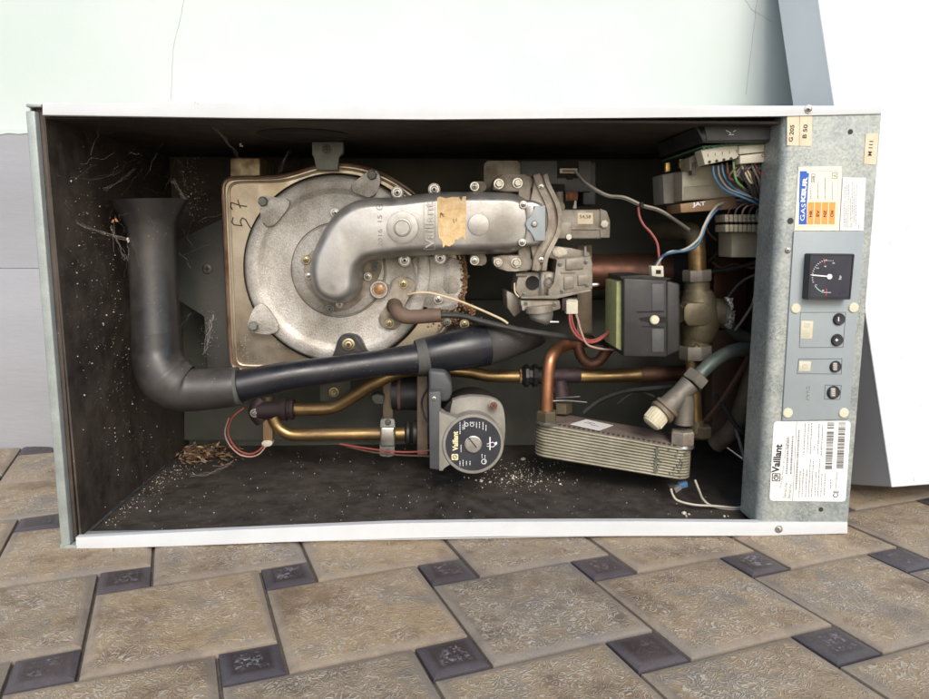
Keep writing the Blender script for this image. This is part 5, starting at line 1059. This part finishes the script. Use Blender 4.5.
# ================================================================ loose dirt
def floor_pt(x, y): return Vector((x, y, .0057))
m = MB()
def crumb(mb, c, r):
    b = bmesh.new(); bmesh.ops.create_icosphere(b, subdivisions=1, radius=r)
    s3 = [random.uniform(.5, 1.2) for _ in range(3)]
    for v in b.verts: v.co = Vector([v.co[i]*s3[i]*random.uniform(.7, 1.2) for i in range(3)])+c
    mb.bm(b)
for i in range(330):
    px, py = random.gauss(522, 22), random.gauss(474, 8)
    if not (458 < py < 512): continue
    c = PG(px, py, .0062)
    if c.y < .01: continue
    crumb(m, c, abs(random.gauss(0, .0006))+.0002)
for i in range(330):
    c = floor_pt(random.uniform(.03, .74), random.uniform(.025, .33)); crumb(m, c+Vector((0, 0, .0005)), random.uniform(.00025, .0008))
for px, py, r in ((476, 480, .0022), (481, 481, .0026), (490, 482, .002), (523, 459, .0035), (575, 483, .0012), (559, 480, .0018), (684, 513, .0035), (686, 516, .0025), (689, 514, .002), (668, 514, .001), (724, 516, .002), (728, 516, .0012), (150, 511, .0018), (110, 512, .001), (600, 470, .001)):
    crumb(m, PG(px, py, .0065), r)
top(m.build('crumbs', 'crumb'), 'pale crumbs and grit scattered on the sooty casing floor', 'crumbs', kind='stuff')
m = MB()
for i in range(420):    # dust drift along the floor's left edge
    t = random.random(); px, py = 95+t*110+random.gauss(0, 7), 522-t*72+random.gauss(0, 6)
    c = PG(px, py, .006)
    if .018 < c.x and .01 < c.y < .33: crumb(m, c, random.uniform(.0002, .0009))
for i in range(420):
    k_ = random.choice(((.10, .33, .03, .05), (.13, .20, .02, .05), (.07, .24, .03, .09), (.2, .1, .06, .05), (.15, .25, .1, .15)))
    y_, z_ = random.gauss(k_[0], k_[2]), random.gauss(k_[1], k_[3])
    if .01 < y_ < .35 and .01 < z_ < .44: crumb(m, Vector((.0150, y_, z_)), random.uniform(.00015, .0006) if random.random() < .93 else .0011)
for i in range(160):
    px, py = random.gauss(192, 8), random.gauss(190, 22); crumb(m, P(px, py, random.uniform(.15, .3)), random.uniform(.0002, .0008))
for i in range(200):   # dust caught on the burner frame and gas valve
    px, py = (random.gauss(243, 4), random.gauss(345, 10)) if i < 70 else (random.gauss(208, 5), random.gauss(335, 18)); crumb(m, P(px, py, .1712 if i < 70 else .233), random.uniform(.0002, .0006))
for px, py in ((122, 441), (124, 433), (113, 475), (112, 470), (120, 428), (88, 433), (86, 437)):
    for k_ in range(9): crumb(m, PG(px, py, .1)*0+Vector((.0168, 0, 0))+Vector((0, P(px, py, .1).y, P(px, py, .1).z))*1.0, .0006)
top(m.build('dust_specks', 'crumb'), 'grey dust specks drifted along the left corner of the casing', 'dust', kind='stuff')
m = MB()
for i in range(260):
    px, py = random.gauss(205, 17), random.gauss(452, 5.5)
    py = max(py, 441); c = PG(px, py, .007+abs(random.gauss(0, .004)))
    if c.y > .345: c.y = .34
    l, w_ = random.uniform(.002, .008), random.uniform(.0008, .003); R3 = Matrix.Rotation(random.uniform(0, 6.3), 3, 'Z') @ Matrix.Rotation(random.uniform(-.8, .8), 3, 'X') @ Matrix.Rotation(random.uniform(-.6, .6), 3, 'Y')
    m.use(random.choice(['leaf', 'rust', 'leaf', 'tornpaper', 'castdirty'])).prism([c+R3 @ Vector(v) for v in ((-l, 0, 0), (0, -w_, .0004), (l, 0, 0), (0, w_, -.0003))], R3 @ Vector((0, 0, -.0003)))
top(m.build('leaf_litter'), 'brown dry leaf flakes heaped in the back left corner of the casing', 'leaf litter', kind='stuff')
m = MB()
def strand(a, b, sag=2., r=.00013, n_=1):
    r *= .45; n_ += 2
    (x0, y0, d0), (x1, y1, d1) = a, b
    for _ in range(n_):
        j = lambda s_: random.uniform(-s_, s_)
        m.tube([P(x0+(x1-x0)*f_+j(2.2), y0+(y1-y0)*f_+sag*math.sin(math.pi*f_)+j(1.8), d0+(d1-d0)*f_) for f_ in (0, .12, .25, .4, .52, .66, .8, .9, 1)], [r*random.uniform(.3, 1.4) for _ in range(9)], 4, 3)
strand((196, 103, -.004), (232, 148, .12), 1, .0002, 5); strand((232, 148, .12), (265, 195, .2), 2, .00015, 3)
strand((52, 210, .03), (128, 240, .1), 3, .00022, 5); strand((128, 240, .1), (135, 300, .11), 0, .0002, 3); strand((56, 175, .02), (120, 172, .15), 6, .00018, 3); strand((104, 190, .1), (135, 168, .15), 2, .0002, 4)
strand((45, 305, .02), (76, 285, .06), 3, .00025, 3); strand((47, 335, .0), (58, 300, .05), 4, .00025, 2); strand((172, 180, .15), (186, 200, .15), 1, .0003, 4); strand((110, 225, .1), (126, 260, .1), 1, .00018, 3)
strand((290, 150, .14), (276, 178, .17), 0, .00015, 2); strand((190, 475, .1), (232, 462, .15), 4, .0003, 2); strand((60, 355, .01), (100, 345, .1), 4, .00015, 2); strand((205, 352, .12), (212, 315, .13), 0, .0003, 3)
for i in range(95):     # hazy web of very fine threads in the upper left
    a = (random.uniform(48, 200), random.uniform(118, 260), random.uniform(.02, .2)); l = random.uniform(10, 45); an = random.uniform(0, 6.28)
    m_ = (a[0]+math.cos(an)*l, a[1]+math.sin(an)*l, min(.25, max(.02, a[2]+random.uniform(-.04, .04))))
    wv = lambda: Vector([random.uniform(-.0022, .0022) for _ in range(3)])
    m.tube([P(*a)]+[P(*a).lerp(P(*m_), f_)+wv() for f_ in (.2, .4, .6, .8)]+[P(*m_)], random.uniform(.00002, .00005), 3, 3)
for i in range(35):
    a = (random.uniform(60, 180), random.uniform(250, 450), random.uniform(.05, .2)); l = random.uniform(8, 30); an = random.uniform(0, 6.28)
    m_ = (a[0]+math.cos(an)*l, a[1]+math.sin(an)*l, a[2]+random.uniform(-.03, .03))
    wv = lambda: Vector([random.uniform(-.0022, .0022) for _ in range(3)])
    m.tube([P(*a)]+[P(*a).lerp(P(*m_), f_)+wv() for f_ in (.2, .4, .6, .8)]+[P(*m_)], random.uniform(.00002, .00005), 3, 3)
top(m.build('cobweb', 'web'), 'dusty cobweb strands across the left side of the open casing', 'cobweb', kind='stuff')
def fleck(name, px, py, d, r, mk, label, cat):
    m = MB(); 
    for i in range(6): crumb(m, P(px, py, d)+Vector((random.uniform(-r, r), random.uniform(-r, r)*.3, random.uniform(-r, r)*.7)), r*random.uniform(.4, .8))
    top(m.build(name, mk), label, cat)
fleck('cocoon', 126.5, 240.5, .098, .0028, 'crumb', 'small white cocoon in the web beside the black intake pipe', 'cocoon')
fleck('leaf_fragment', 114.5, 221, .09, .0025, 'worange', 'orange leaf fragment hanging in the web left of the funnel', 'leaf fragment')
fleck('leaf_fragment', 87.5, 213, .05, .0012, 'leaf', 'thin brown leaf fragment caught in the web near the left flange', 'leaf fragment')
fleck('lint_tuft', 241, 145, .12, .0018, 'crumb', 'small white lint tuft hanging below the upper rim', 'lint')
m = MB()
for i in range(700):
    c = Vector((random.uniform(-.25, 1.25), random.uniform(-.42, -.01), 0)) if i % 3 else Vector((random.uniform(-.3, 1.3), random.uniform(-.03, .3), 0))
    if i % 2 and -.01 < c.x < .87: c.y = -.004-abs(random.gauss(0, .006))
    if -.01 < c.x < .87 and c.y > -.003: continue
    crumb(m, c+Vector((0, 0, .0002)), random.uniform(.0002, .0007) if random.random() < .93 else random.uniform(.0008, .0016))
top(m.build('grit', 'leaf'), 'fine brown grit lying on the patterned pavers', 'grit', kind='stuff')
# nothing inside may poke through the casing's panels
skip = ('casing', 'front_rim', 'rim_return', 'end_flange', 'inner_lip', 'side_lining', 'upper_lining', 'knockout_plate', 'lower_lining', 'back_plate', 'end_plate')
for o in bpy.data.objects:
    r_ = o
    while r_.parent: r_ = r_.parent
    if r_ is boiler and o.type == 'MESH' and o.name.split('.')[0] not in skip:
        c = Vector(o['_w'])
        for v in o.data.vertices:
            p = v.co+c
            if p.y > .03: v.co = Vector((min(max(p.x, .0155), W-.0055), min(p.y, D-.003), min(max(p.z, .0056), H-.0155)))-c
for o in bpy.data.objects:
    if '_w' in o.keys(): del o['_w']
